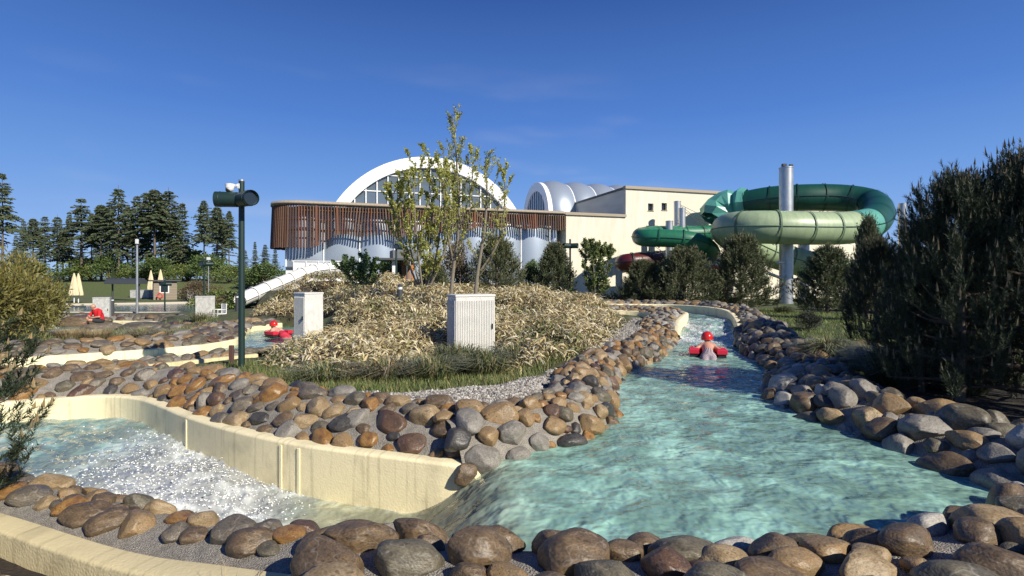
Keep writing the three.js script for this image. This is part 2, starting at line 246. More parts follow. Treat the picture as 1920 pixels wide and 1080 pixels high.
const stoneMats = stoneKinds.map(([a, b, vein, rough], k) => {
  a = a.map((v) => v * 0.78); b = b.map((v) => v * 0.78); const toS = (v) => v <= 0.0031308 ? v * 12.92 : 1.055 * Math.pow(v, 1 / 2.4) - 0.055, W = 384, H = 192;
  const at3 = (u, v) => { const th = v * Math.PI, ph = u * 2 * Math.PI; return [Math.sin(th) * Math.cos(ph) + k * 7, Math.cos(th), Math.sin(th) * Math.sin(ph)]; };
  const map = tex(W, H, (u, v) => {
    const [x, y, z] = at3(u, v), n = fbm(x * 1.3, y * 2.6, z * 1.3, 4), band = pn(x * 0.8, y * 7 + n * 3, z * 0.8), fine = fbm(x * 14, y * 14, z * 14, 3), spot = smooth(fbm(x * 5, y * 5, z * 5, 2), 0.2, 0.34);
    const line = Math.pow(clamp(1 - Math.abs(fbm(x * 1.1 + 3, y * 1.1, z * 1.1, 3)) * 26), 2) * vein * 0.45, m = clamp(0.5 + n * 1.9 + band * 0.35);
    return [0, 1, 2].map((c) => toS(clamp(lerp(a[c], b[c], m) * (1 + 0.85 * fine) * (1 - 0.4 * spot) + line * 0.5)));
  });
  const bump = tex(W, H, (u, v) => { const [x, y, z] = at3(u, v); return 0.5 + 0.5 * fbm(x * 9, y * 9, z * 9, 4) ; }, [1, 1], false);
  return S(0xffffff, rough, { map, bumpMap: bump, bumpScale: 0.004 });
});
function stoneGeo(seed, detail) {
  const g = new THREE.IcosahedronGeometry(1, detail), p = g.attributes.position, uv = [], v = V3(), r = rng(seed), flat = 0.75 + 0.5 * r(), cut = []; 
  for (let i = 0; i < 6; i++) cut.push([V3(r() - 0.5, r() - 0.5, r() - 0.5).normalize(), 0.6 + 0.3 * r()]);
  const N = new Float32Array(p.count * 3), f = (d) => { // radius in a direction
    let R = 1 + 0.20 * pn(d.x * 1.1 + seed, d.y * 1.1, d.z * 1.1) + 0.02 * pn(d.x * 3 + seed, d.y * 3, d.z * 3); for (const [n, c] of cut) { const k = d.dot(n) * R; if (k > c) R *= 1 - 0.74 * (1 - c / k); } return R;
  };
  const t1 = V3(), t2 = V3(), a = V3(), b = V3(), q = V3(), e = 0.02;
  for (let i = 0; i < p.count; i++) {
    v.fromBufferAttribute(p, i).normalize(); uv.push(Math.atan2(v.z, v.x) / (2 * Math.PI) + 0.5, Math.acos(clamp(v.y, -1, 1)) / Math.PI);
    t1.set(v.y, -v.x, 0.3 * v.x).cross(v).normalize(); t2.copy(v).cross(t1);
    q.copy(v).multiplyScalar(f(v)); a.copy(v).addScaledVector(t1, e).normalize(); a.multiplyScalar(f(a)).sub(q); b.copy(v).addScaledVector(t2, e).normalize(); b.multiplyScalar(f(b)).sub(q);
    a.cross(b).normalize(); if (a.dot(v) < 0) a.negate(); N.set([a.x, a.y, a.z], i * 3); p.setXYZ(i, q.x, q.y, q.z);
  }
  for (let i = 0; i < p.count; i += 3) { const us = [uv[i * 2], uv[i * 2 + 2], uv[i * 2 + 4]]; if (Math.max(...us) - Math.min(...us) > 0.5) for (let k = 0; k < 3; k++) if (us[k] < 0.5) uv[(i + k) * 2] += 1; }
  g.setAttribute('normal', new THREE.BufferAttribute(N, 3)); g.setAttribute('uv', new THREE.Float32BufferAttribute(uv, 2)); return g;
}
const stonesFine = Array.from({ length: 9 }, (_, i) => stoneGeo(11 + i * 3.7, 7)), stonesMid = Array.from({ length: 9 }, (_, i) => stoneGeo(11 + i * 3.7, 4)), stonesFar = Array.from({ length: 6 }, (_, i) => stoneGeo(15 + i * 5.1, 2));
const creamMap = tex(1024, 256, (u, v) => { // painted concrete: faint runs, chips, blotches
  const run = smooth(tn(u, 0.5 + 0.04 * v, 90, 3, 3) + 0.25 * tn(u, v, 12, 2, 3), 0.12, 0.4), rust = smooth(tn(u, 0.3 + 0.01 * v, 26, 9, 2), 0.30, 0.37), blot = tn(u, v, 14, 5, 4), g = 1 - 0.09 * run - 0.09 * smooth(blot, 0, 0.4) + 0.05 * tn(u, v, 120, 1, 2);
  return [0.955 * g, (0.905 - 0.07 * rust) * g, (0.74 - 0.20 * rust - 0.01 * run) * g];
});
creamMap.repeat.set(0.2, 0.2); const copingMat = S(L(0.80, 0.76, 0.68), 0.85, { map: creamMap, bumpMap: withRep(bumpMap, 1, 1), bumpScale: 0.003 });
const creamMat = S(0xffffff, 0.7, { map: creamMap, bumpMap: withRep(bumpMap, 1, 1), bumpScale: 0.002 });
function along(path) { // arc length and right-hand normal at each point of a plan polyline
  let s = 0; return path.map((p, i) => { const a = path[Math.max(0, i - 1)], b = path[Math.min(path.length - 1, i + 1)], tx = b[0] - a[0], tz = b[1] - a[1], l = Math.hypot(tx, tz) || 1; if (i) s += Math.hypot(p[0] - path[i - 1][0], p[1] - path[i - 1][1]); return { x: p[0], z: p[1], y: p[2], s, nx: tz / l, nz: -tx / l, tx: tx / l, tz: tz / l }; });
}
function sweep(path, prof, side = 1, rough = 0, seed = 0) { // prof: [offset outwards, height above the path]
  const A = along(path), pos = [], uv = [], idx = []; let v = 0; const vs = prof.map((q, i) => (v += i ? Math.hypot(q[0] - prof[i - 1][0], q[1] - prof[i - 1][1]) : 0));
  for (const a of A) prof.forEach(([o, h], k) => { const e = rough * fbm(a.s * 3 + seed, vs[k] * 3, 1, 3), oo = (o + e * 0.6) * side; pos.push(a.x + a.nx * oo, a.y + h + e, -(a.z + a.nz * oo)); uv.push(a.s, vs[k]); });
  const m = prof.length; for (let i = 0; i < A.length - 1; i++) for (let k = 0; k < m - 1; k++) { const a = i * m + k; side > 0 ? idx.push(a, a + 1, a + m, a + 1, a + m + 1, a + m) : idx.push(a, a + m, a + 1, a + 1, a + m, a + m + 1); }
  return geoOf(pos, idx, uv);
}
const capped = (prof) => prof;
function bank(o) {
  const P0 = curve(o.path, 0.12), A = along(P0), r = rng(o.seed), side = o.side ?? 1, t = thing('cobble_bank', o.label, 'stone bank', V3(0, 0, 0), 0, o.group);
  const mid = P0[P0.length >> 1]; t.position.set(mid[0], mid[2], -mid[1]); const off = t.position.clone().negate();
  const fineProf = []; for (let i = 0; i < o.prof.length - 1; i++) { const [a, b] = [o.prof[i], o.prof[i + 1]], n = Math.max(1, Math.round(Math.hypot(b[0] - a[0], b[1] - a[1]) / 0.1)); for (let k = 0; k < n; k++) fineProf.push([lerp(a[0], b[0], k / n), lerp(a[1], b[1], k / n)]); } fineProf.push(o.prof[o.prof.length - 1]);
  mesh('mortar', sweep(P0, fineProf, side, 0.03, o.seed).translate(off.x, off.y, off.z), mat.mortar, t);
  for (const w of o.walls ?? []) { const wp = curve(w.path, 0.12); mesh(w.name ?? 'basin_wall', sweep(wp, w.prof, w.side ?? side).translate(off.x, off.y, off.z), w.name === 'coping' ? copingMat : creamMat, t); for (const js of w.joints ?? []) { const q = along(wp).find((a) => a.s >= js); if (q) mesh('joint_cover', rbox(0.035, w.jh, 0.014, 0, -w.jh / 2, 0, 0.006).rotateY(Math.atan2(-q.nx, q.nz)).translate(q.x - q.nx * 0.004 + off.x, q.y - 0.035 + off.y, -(q.z - q.nz * 0.004) + off.z), creamMat, t); } }
  // stones thrown onto the bed, none over another
  const total = A[A.length - 1].s, prof = fineProf, vs = []; let v = 0; prof.forEach((q, i) => { v += i ? Math.hypot(q[0] - prof[i - 1][0], q[1] - prof[i - 1][1]) : 0; vs.push(v); });
  const v0 = o.v0 ?? 0, v1 = v - (o.vEnd ?? 0), placed = [], geos = o.geos, q = new THREE.Quaternion(), M = new THREE.Matrix4(), palette = o.palette ?? [0, 1, 2, 3, 4, 5, 6, 8, 9, 1, 6, 4];
  const put = (s, w, size, kind) => {
    let i = A.findIndex((a) => a.s >= s); if (i < 1) i = 1; const a = A[i]; let k = vs.findIndex((x) => x >= w); if (k < 1) k = 1; const f = (w - vs[k - 1]) / (vs[k] - vs[k - 1]), po = lerp(prof[k - 1][0], prof[k][0], f), ph = lerp(prof[k - 1][1], prof[k][1], f), dl = Math.hypot(prof[k][0] - prof[k - 1][0], prof[k][1] - prof[k - 1][1]);
    const up = (prof[k][0] - prof[k - 1][0]) / dl, out = -(prof[k][1] - prof[k - 1][1]) / dl, N = V3(a.nx * out * side, up, -a.nz * out * side).normalize(), T = V3(a.tx, 0, -a.tz), B = T.clone().cross(N).normalize(); T.copy(N).cross(B);
    const turn = (r() - 0.5) * (r() < 0.25 ? 3.1 : 1.0), c = Math.cos(turn), s2 = Math.sin(turn), X = T.clone().multiplyScalar(c).addScaledVector(B, s2), Zv = T.clone().multiplyScalar(-s2).addScaledVector(B, c);
    const m = mesh('stone', geos[Math.floor(r() * geos.length)], stoneMats[kind ?? palette[Math.floor(r() * palette.length)]], t);
    const h = size * (o.tall ?? 1) * (0.45 + 0.2 * r()); m.position.set(a.x + a.nx * po * side, a.y + ph, -(a.z + a.nz * po * side)).add(off).addScaledVector(N, h * (o.proud ?? 0.16));
    const tilt = new THREE.Quaternion().setFromEuler(new THREE.Euler((r() - 0.5) * 0.5, Math.floor(r() * 2) * Math.PI, (r() - 0.5) * 0.5));
    m.quaternion.setFromRotationMatrix(M.makeBasis(X, N, Zv)).multiply(tilt); m.scale.set(size * (1.0 + 0.4 * r()), h, size * (0.82 + 0.25 * r()));
  };
  const tries = o.tries ?? 5000; let count = 0;
  for (let n = 0; n < tries && count < (o.most ?? 295); n++) {
    const s = r() * total, w = lerp(v0, v1, r()), big = n < tries * 0.25 ? 1.12 : n < tries * 0.6 ? 0.85 : 0.6, size = o.size * big * (0.75 + 0.5 * r()) * (o.grow ? o.grow(s / total) : 1);
    let ok = true; for (const [ps, pw, pr] of placed) if ((ps - s) ** 2 * 0.80 + (pw - w) ** 2 * 1.2 < ((pr + size) * (o.tight ?? 1.0)) ** 2) { ok = false; break; }
    if (!ok) continue; placed.push([s, w, size]); put(s, w, size); count++;
  }
  return t;
}
const creamWall = (path, depth, name) => ({ name, path, prof: [[0, -depth], [0, -0.03], [0.012, -0.008], [0.04, 0], [0.13, 0], [0.16, -0.02], [0.165, -0.25]] });
const slice = (e, a, b, ys) => e.slice(a, b).map((p, i) => [p[0], p[1], typeof ys === 'number' ? ys : ys[Math.min(i, ys.length - 1)]]);

// island side of the chute and the lower basin: cream wall below, cobbles above
{
  const ys = [1.36, 1.41, 1.43, 1.435, 1.43, 1.41, 1.39, 1.375, 1.36, 1.34, 1.33, 1.31, 1.3], p = slice(islandEdge, 16, 29, ys);
  bank({ label: 'cobble bank above the cream chute wall in front of the bamboo', seed: 5, path: p, prof: [[0.10, -0.12], [0.15, -0.02], [0.32, 0.12], [0.6, 0.26], [0.86, 0.28], [1.08, 0.12]], v0: 0.12, vEnd: 0.1, size: 0.118, tall: 1.25, tight: 0.92, proud: 0.08, palette: [0, 1, 2, 8, 4, 5, 6, 8, 9, 1, 0, 4, 3], geos: stonesFine, tries: 14000, walls: [{ ...creamWall(p, 0.75), joints: [1.95, 2.12, 3.9], jh: 0.6 }] });
  bank({ label: 'wet cobble bank at the island point beside the turquoise pool', seed: 9, path: slice(islandEdge, 6, 18, 1.4), prof: [[-0.10, -0.4], [0.0, -0.03], [0.1, 0.13], [0.32, 0.27], [0.6, 0.3], [0.85, 0.12]], v0: 0.33, vEnd: 0.06, size: 0.105, geos: stonesFine, tall: 1.35, tight: 0.92, tries: 14000, proud: 0.16, palette: [0, 1, 2, 3, 4, 5, 6, 8, 0, 4, 3, 8] });
  const up = slice(islandEdge, 0, 7, [1.92, 1.92, 1.9, 1.9, 1.84, 1.74, 1.5]);
  bank({ label: 'small cobble bank over the cream wall at the upper rapids', seed: 21, path: up, prof: [[0.12, -0.1], [0.17, 0.0], [0.4, 0.07], [0.8, 0.08], [1.1, -0.05], [1.15, -0.12]], v0: 0.12, vEnd: 0.08, size: 0.105, geos: stonesMid, tries: 5000, walls: [creamWall(up, 0.9), { name: 'outer_wall', path: up, prof: [[1.12, -0.02], [1.2, -0.05], [1.2, -0.5]] }], palette: [3, 4, 8, 9, 4, 3, 7] });
}
// near side
{
  const pl = [[-9.4, 4.7, 1.44], [-7.5, 4.85, 1.44], [-6, 4.8, 1.44], [-4.5, 4.45, 1.45], [-3.2, 3.95, 1.46], [-2, 3.4, 1.5], [-1.3, 3.1, 1.58], [-0.7, 2.85, 1.655]];
  bank({ label: 'low cobble wall with cream coping along the foaming lower basin', seed: 33, path: pl, prof: [[-0.06, -0.7], [-0.01, -0.1], [0.05, -0.02], [0.16, 0.0], [0.30, -0.03], [0.43, -0.07]], v0: 0.62, vEnd: 0.15, size: 0.092, geos: stonesFine, tall: 1.2, tight: 0.9, tries: 9000, palette: [1, 1, 8, 6, 9, 0, 4, 1, 5], proud: 0.14,
    walls: [{ name: 'coping', path: pl, prof: [[0.41, -0.16], [0.415, -0.055], [0.44, -0.035], [0.56, -0.04], [0.585, -0.06], [0.595, -0.4]] }] });
  bank({ label: 'wall of large rounded cobbles along the near side of the turquoise pool', seed: 35, path: [[-0.7, 2.85, 1.655], [0.2, 2.6, 1.69], [1.5, 2.6, 1.72], [2.5, 2.85, 1.74], [3.1, 3.2, 1.72]], prof: [[-0.06, -0.7], [-0.01, -0.12], [0.06, 0], [0.3, 0.06], [0.6, 0.06], [0.9, -0.02], [1.1, -0.3]], v0: 0.55, vEnd: 0.1, size: 0.112, tall: 1.35, tight: 0.88, geos: stonesFine, tries: 9000, palette: [1, 1, 6, 8, 1, 3, 1, 7, 5, 8, 6, 4], proud: 0.25 });
}
// right side
{
  bank({ label: 'broad bank of big grey cobbles under the dark pines', seed: 47, path: rightEdge.slice(0, 10).map((p) => [p[0], p[1], 1.4]), prof: [[-0.10, -0.4], [0.02, -0.02], [0.22, 0.12], [0.5, 0.22], [0.85, 0.24], [1.15, 0.1]], v0: 0.35, vEnd: 0.06, size: 0.135, geos: stonesFine, tall: 1.45, tight: 0.9, tries: 12000, proud: 0.35, palette: [3, 3, 2, 1, 6, 9, 7, 8, 4, 3], grow: (t) => 1.15 - 0.35 * t });
  bank({ label: 'shaded dark cobble bank opposite the swimmer', seed: 51, path: rightEdge.slice(9, 14).map((p, i) => [p[0], p[1], 1.4 + 0.05 * i]), prof: [[-0.10, -0.4], [0.02, -0.02], [0.22, 0.12], [0.5, 0.22], [0.85, 0.24], [1.1, 0.05]], v0: 0.35, vEnd: 0.06, size: 0.115, tall: 1.4, tight: 0.9, geos: stonesMid, tries: 9000, proud: 0.35, palette: [2, 2, 1, 6, 9, 3, 8] });
  const up = slice(rightEdge, 13, 20, [1.62, 1.78, 1.92, 1.95, 1.95, 1.95, 1.95]);
  bank({ label: 'cobble bank around the outer bend of the upper rapids', seed: 57, path: up, prof: [[0.12, -0.1], [0.17, 0.0], [0.4, 0.08], [0.7, 0.1], [1.0, -0.1], [1.05, -0.3]], v0: 0.12, vEnd: 0.1, size: 0.11, geos: stonesMid, tries: 5000, walls: [creamWall(up, 0.9)], palette: [3, 2, 9, 6, 4, 8, 3] });
}
// upper-left stream
{
  const f = river2far, pf = [[...f[4], 1.13], [...f[5], 1.14], [...f[6], 1.15], [...f[7], 1.15], [...f[8], 1.15]];
  bank({ label: 'low cobble bank along the far side of the shallow stream', seed: 61, path: pf, prof: [[0.12, -0.1], [0.17, 0.0], [0.5, 0.12], [0.95, 0.2], [1.3, 0.18], [1.7, -0.1]], v0: 0.12, vEnd: 0.2, size: 0.16, geos: stonesMid, tries: 6000, walls: [creamWall(pf, 0.6)], palette: [4, 8, 3, 1, 0, 6, 9] });
  const pb = [[...f[0], 1.1], [...f[1], 1.1], [...f[2], 1.1], [...f[3], 1.12], [...f[4], 1.13]];
  bank({ label: 'rough bank of flat brown rocks at the stream bend', seed: 67, path: pb, prof: [[0.12, -0.1], [0.17, 0.0], [0.5, 0.10], [1.0, 0.14], [1.5, 0.1], [2.0, -0.2]], v0: 0.12, vEnd: 0.2, size: 0.18, geos: stonesMid, tries: 5000, walls: [creamWall(pb, 0.6)], palette: [1, 6, 9, 3, 5, 4] });
  const pn2 = river2near.slice(0, 5).map((p) => [...p, 1.14]);
  bank({ label: 'cobble bank with cream kerb along the near side of the stream', seed: 71, path: pn2, prof: [[-0.05, -0.4], [0.02, -0.05], [0.12, 0.05], [0.35, 0.08], [0.55, 0.0]], v0: 0.3, vEnd: 0.04, size: 0.13, geos: stonesMid, tries: 4000, palette: [4, 8, 3, 9, 6], walls: [{ name: 'coping', path: pn2, prof: [[0.53, -0.1], [0.54, 0.0], [0.56, 0.02], [0.70, 0.02], [0.72, 0.0], [0.73, -0.3]] }] });
  const ps = river2near.slice(4).map((p) => [...p, 1.05]);
  bank({ label: 'grey rock edging of the stream beside the tall cabinet', seed: 73, path: ps, prof: [[-0.05, -0.4], [0.02, -0.05], [0.2, 0.1], [0.6, 0.14], [0.9, 0.0]], v0: 0.3, vEnd: 0.06, size: 0.15, geos: stonesMid, tries: 3000, palette: [3, 2, 9, 6] });
  const pp = [...pondFar.slice(0, 4).map((p) => [...p, 0.55])];
  bank({ label: 'long bank of flat rocks behind the far pale basin', seed: 79, side: -1, path: [[-31, 28.5, 0.55], ...pp], prof: [[0.12, -0.1], [0.17, 0.0], [0.5, 0.16], [1.0, 0.2], [1.5, 0.15], [1.9, -0.2]], v0: 0.15, vEnd: 0.2, size: 0.24, geos: stonesFar, tries: 4000, palette: [1, 6, 9, 3, 4, 5], walls: [creamWall(pp, 0.5)] });
  bank({ label: 'rocky spit between the far basin and the stream', seed: 83, path: [[-16.4, 28.4, 0.5], [-16.6, 26.0, 0.55], [-15.2, 24.4, 0.6], [-13.4, 23.2, 0.7], [-11.8, 22.4, 0.75]], side: -1, prof: [[-0.9, -0.2], [-0.5, 0.06], [0, 0.14], [0.5, 0.14], [0.9, 0.05], [1.3, -0.2]], v0: 0.1, vEnd: 0.1, size: 0.22, geos: stonesFar, tries: 3500, palette: [1, 6, 9, 3, 4, 5] });
}
// single boulders
function boulder(label, p, s, kind, g = stonesMid[2], turn = 0.4) { const m = mesh('boulder', g, stoneMats[kind], scene); m.position.copy(p); m.scale.set(...s); m.rotation.y = turn; tag(m, label, 'boulder', 'single boulders'); return m; }
boulder('big pale boulder on the bank behind the swimmer', V3(5.95, 1.68, -12.9), [0.24, 0.30, 0.34], 4, stonesFine[2]);
boulder('flat grey boulder under the sitting man in red', V3(-20.5, 0.44, -26.6), [1.0, 0.34, 0.6], 9, stonesMid[4]);
boulder('rounded grey boulder at the tip of the far basin', V3(-17.9, 0.5, -26.0), [1.15, 0.38, 0.7], 6, stonesMid[5]);
boulder('low brown boulder behind the sitting man', V3(-23.2, 0.55, -29.0), [1.3, 0.4, 0.7], 1, stonesMid[1]);
// ---------------------------------------------------------------- the bath building: slatted screen, silver cushions, arches, cream block
const D = [0.951, 0.309], N = [0.309, -0.951];                       // along the facade (to the right and away) and out of it (towards the camera)
const fpt = (s, out, y) => V3(-17.3 + D[0] * s + N[0] * out, y, -(38 + D[1] * s + N[1] * out));
const FTURN = Math.atan2(D[1], D[0]);                                // turn of a box laid along the facade
const ROOF = 8.3;
{
  const white = S(L(0.85, 0.85, 0.84), 0.5), silver = P(L(0.36, 0.42, 0.50), 0.38, { metalness: 0.4 }), trim = S(L(0.42, 0.35, 0.26), 0.7, { map: withRep(grainMap, 1, 1) });
  const creamWallMat = S(L(0.84, 0.78, 0.63), 0.88, { map: withRep(grainMap, 0.12, 0.12) });
  const slatMats = [L(0.19, 0.078, 0.04), L(0.13, 0.068, 0.042), L(0.19, 0.105, 0.068), L(0.10, 0.056, 0.038)].map((c) => S(c, 0.75, { map: withRep(grainMap, 1, 4) }));
  const hall = thing('bath_hall', 'long bath hall with brown slat screen, silver cushion wall and white arched roof window', 'building', fpt(12, 0, 0.8)), o = hall.position.clone().negate();
  const add = (name, g, m, parent = hall) => mesh(name, g.translate(o.x, o.y, o.z), m, parent);
  // path of the screen: a rounded end, then straight
  const R0 = 2.2, S0 = 2.2, C = fpt(S0, -R0, 0), arc = Math.PI * 0.62;
  const screen = (s) => { // s < 0 runs round the end
    if (s >= 0) { const p = fpt(S0 + s, 0, 0); return { x: p.x, z: p.z, nx: N[0], nz: -N[1] }; }
    const a = Math.min(arc, -s / R0), ca = Math.cos(a), sa = Math.sin(a), nx = N[0] * ca - D[0] * sa, nz = -(N[1] * ca - D[1] * sa), rest = Math.max(0, -s - arc * R0);
    return { x: C.x + nx * R0 + (-D[0] * ca - N[0] * sa) * rest, z: C.z + nz * R0 - (-D[1] * ca - N[1] * sa) * rest, nx, nz };
  };
  const END = 23.0 - S0, bottom = (s) => { let b = 5.15 + 0.98 * smooth(s, 0.6, 2.6); b += 0.9 * smooth(s, 5, 16); return b + 0.10 * Math.sin(s * 2.42 + 0.6) * smooth(s, 2, 4); };
  const roofStrip = (y0, y1, out) => { const pos = [], idx = [], uv = []; let n = 0; for (let s = -11; s <= END + 0.001; s += 0.25) { const p = screen(s), px = p.x + p.nx * out, pz = p.z + p.nz * out, qx = p.x - p.nx * 0.5, qz = p.z - p.nz * 0.5; pos.push(qx, y0, qz, px, y0, pz, px, y1, pz, qx, y1, qz); for (let k = 0; k < 4; k++) uv.push(s, k * 0.3); if (n++) { const b = (n - 1) * 4, a = b - 4; for (let k = 0; k < 3; k++) idx.push(a + k, b + k, a + k + 1, b + k, b + k + 1, a + k + 1); } } return geoOf(pos, idx, uv); };
  add('roof_edge', roofStrip(ROOF - 0.02, ROOF + 0.26, 0.14), trim);
  for (const [k, yy] of [[0.45, 0], [1.15, 0], [1.9, 0]]) { const pos = [], idx = []; let n = 0; for (let s = -9; s <= END; s += 0.3) { if (ROOF - k < bottom(s) + 0.2) { n = 0; continue; } const p = screen(s), y = ROOF - k; for (const [a, b] of [[-0.12, 0], [-0.05, 0], [-0.05, 0.1], [-0.12, 0.1]]) pos.push(p.x + p.nx * a, y + b, p.z + p.nz * a); if (n++) { const b = pos.length / 3 - 4, a = b - 4; for (let j = 0; j < 4; j++) { const j2 = (j + 1) % 4; idx.push(a + j, b + j, a + j2, b + j, b + j2, a + j2); } } } add('rail', geoOf(pos, idx), slatMats[3]); }
  { const r = rng(4); let i = 0;
    for (let s = -8.4; s < END - 0.05; s += s < 0 ? 0.19 : 0.205, i++) {
      const p = screen(s), thick = s > 0 && [0.9, 2.35, 7.6, 12.8, 18].some((q) => Math.abs(s - q) < 0.11), w = thick ? 0.15 : 0.085, dep = thick ? 0.2 : 0.12, y1 = ROOF - 0.05, y0 = bottom(s) + (r() - 0.5) * 0.05, lean = s > 2 && s < 19 ? 0.24 * Math.sin(s * 1.21) : 0;
      const g = box(w, y1 - y0, dep), a = g.attributes.position; for (let k = 0; k < a.count; k++) { const t = (y1 - y0) / 2 - a.getY(k); a.setX(k, a.getX(k) + lean * t / 2.4); a.setZ(k, a.getZ(k) + 0.04 * t); }
      g.computeVertexNormals(); g.applyMatrix4(new THREE.Matrix4().makeBasis(V3(p.nz, 0, -p.nx), V3(0, 1, 0), V3(p.nx, 0, p.nz))).translate(p.x, (y0 + y1) / 2, p.z);
      add('slat', g, thick ? slatMats[0] : slatMats[Math.floor(r() * 3.6)]);
    } }
  // bulging silver cushions behind the screen, each with its seam
  const IN = -1.15, PW = 2.62; let pi = 0;
  for (let s = 1.0; s < 22.5; s += PW, pi++) {
    const e = Math.min(s + PW, 22.75), yb = s < 5 ? 3.75 : 0.9, yt = 7.9, pos = [], idx = [], uv = [], nu = 14, nv = 14;
    for (let j = 0; j <= nv; j++) for (let i = 0; i <= nu; i++) { const u = i / nu, v = j / nv, bul = 0.34 * Math.pow(Math.sin(Math.PI * u), 0.7) * Math.pow(Math.sin(Math.PI * clamp(v * 0.98 + 0.01)), 0.35), q = fpt(lerp(s, e, u), IN + bul, lerp(yb, yt, v)); pos.push(q.x, q.y, q.z); uv.push(u * 2.6, v * 4); }
    for (let j = 0; j < nv; j++) for (let i = 0; i < nu; i++) { const a = j * (nu + 1) + i; idx.push(a, a + 1, a + nu + 1, a + 1, a + nu + 2, a + nu + 1); }
    add('cushion', geoOf(pos, idx, uv), silver);
    add('seam', rod(fpt(s, IN + 0.06, yb), fpt(s, IN + 0.06, yt), 0.055), white);
    if (s < 5) { add('plinth', box(PW, 2.9, 0.3).rotateY(FTURN).translate(...fpt(s + PW / 2, IN - 0.05, 2.3).toArray()), white); add('sill', box(PW, 0.12, 0.5).rotateY(FTURN).translate(...fpt(s + PW / 2, IN + 0.06, 3.72).toArray()), mat.darkMetal); }
  }
  // rounded end wall below the screen
  { const pos = [], idx = [], uv = []; let n = 0; for (let s = -9; s <= 0.01; s += 0.3) { const p = screen(s), x = p.x - p.nx * 1.15, z = p.z - p.nz * 1.15; pos.push(x, 0.8, z, x, 8.2, z); uv.push(s, 0, s, 4); if (n++) { const b = (n - 1) * 2, a = b - 2; idx.push(a, b, a + 1, b, b + 1, a + 1); } } add('end_wall', geoOf(pos, idx, uv), silver); }
  // flat roof and the wall at the back
  { const g = new THREE.BufferGeometry(), q = [fpt(0.2, -2.4, ROOF - 0.1), fpt(23, 0, ROOF - 0.1), fpt(40, -22, ROOF - 0.1), fpt(0.2, -22, ROOF - 0.1), fpt(2.2, 0, ROOF - 0.1)]; add('roof', geoOf([...q[0].toArray(), ...q[4].toArray(), ...q[1].toArray(), ...q[2].toArray(), ...q[3].toArray()], [0, 1, 2, 0, 2, 3, 0, 3, 4]), S(L(0.35, 0.34, 0.32), 0.9)); }
  // big arched window: white rim, glass, mullions, barrel roof behind it
  const AC = 11.5, AR = 10.1, AIN = -9, ACY = 4.2, apt = (a, r, out) => fpt(AC + 1.45 + Math.cos(a) * r, AIN + out, ACY + Math.sin(a) * r), a0 = 0.36, a1 = Math.PI - 0.36;
  const ringStrip = (list) => { const pos = [], idx = [], n = 60, m = list.length; for (let i = 0; i <= n; i++) for (const [r, ou] of list) pos.push(...apt(lerp(a0, a1, i / n), r, ou).toArray()); for (let i = 0; i < n; i++) for (let k = 0; k < m; k++) { const k2 = (k + 1) % m, a = i * m; idx.push(a + k, a + k2, a + m + k, a + k2, a + m + k2, a + m + k); } return geoOf(pos, idx); };
  const arch = add('arch_rim', ringStrip([[AR - 1.02, 0.5], [AR, 0.5], [AR, -0.4], [AR - 1.02, -0.4]]).toNonIndexed(), white); arch.geometry.computeVertexNormals();
  add('barrel_roof', ringStrip([[AR - 0.1, -0.4], [AR - 0.1, -13], [AR - 0.25, -13], [AR - 0.25, -0.4]]), silver);
  const gr = AR - 1.05, glass = P(L(0.16, 0.20, 0.23), 0.05, { transmission: 0.35 }), pw = 0.98, ybase = ROOF - 0.1;
  { // panes between mullions
    const colsX = []; for (let x = -8.82; x <= 8.83; x += pw) colsX.push(x); const rows = [ybase, 9.05, 10.9, 12.4, 14.5]; const top = (x) => ACY + Math.sqrt(Math.max(0, gr * gr - x * x));
    for (let i = 0; i < colsX.length - 1; i++) for (let j = 0; j < rows.length - 1; j++) {
      const xa = colsX[i], xb = colsX[i + 1], ya = rows[j], t0 = Math.min(rows[j + 1], top(xa)), t1 = Math.min(rows[j + 1], top(xb)); if (Math.max(t0, t1) < ya + 0.12) continue;
      const q = (x, y, ou) => fpt(AC + 1.45 + x, AIN + ou, Math.max(ya, y)), P4 = [q(xa + 0.03, ya, 0.1), q(xb - 0.03, ya, 0.1), q(xb - 0.03, t1, 0.1), q(xa + 0.03, t0, 0.1)];
      add('pane', geoOf(P4.flatMap((v) => v.toArray()), [0, 1, 2, 0, 2, 3]), glass);
      if (t0 >= rows[j + 1] - 0.01 || t1 >= rows[j + 1] - 0.01) add('transom', box(xb - xa - 0.09, 0.08, 0.12).rotateY(FTURN).translate(...fpt(AC + 1.45 + (xa + xb) / 2, AIN + 0.14, rows[j + 1]).toArray()), white);
    }
    for (const x of colsX) { const t = top(x); if (t > ybase + 0.3) add('mullion', box(0.09, t - ybase, 0.16).rotateY(FTURN).translate(...fpt(AC + 1.45 + x, AIN + 0.16, (t + ybase) / 2).toArray()), white); }
    add('inner_wall', box(13, 5, 0.2).rotateY(FTURN).translate(...fpt(AC + 1.45, AIN - 12.6, 9).toArray()), S(L(0.45, 0.46, 0.46), 0.9));
  }
  // second barrel vault, its axis along the building
  const vault = thing('barrel_vault', 'silver ribbed barrel vault on the roof behind the slat screen', 'roof vault', fpt(27, -13, ROOF)), vo = vault.position.clone().negate(), vadd = (n, g, m) => mesh(n, g.translate(vo.x, vo.y, vo.z), m, vault);
  const VC = 9.4, VR = 4.0, VS = 25.6, VO = -14.2, vp = (s, a, r) => fpt(VS + s, VO + Math.cos(a) * r, VC + Math.sin(a) * r);
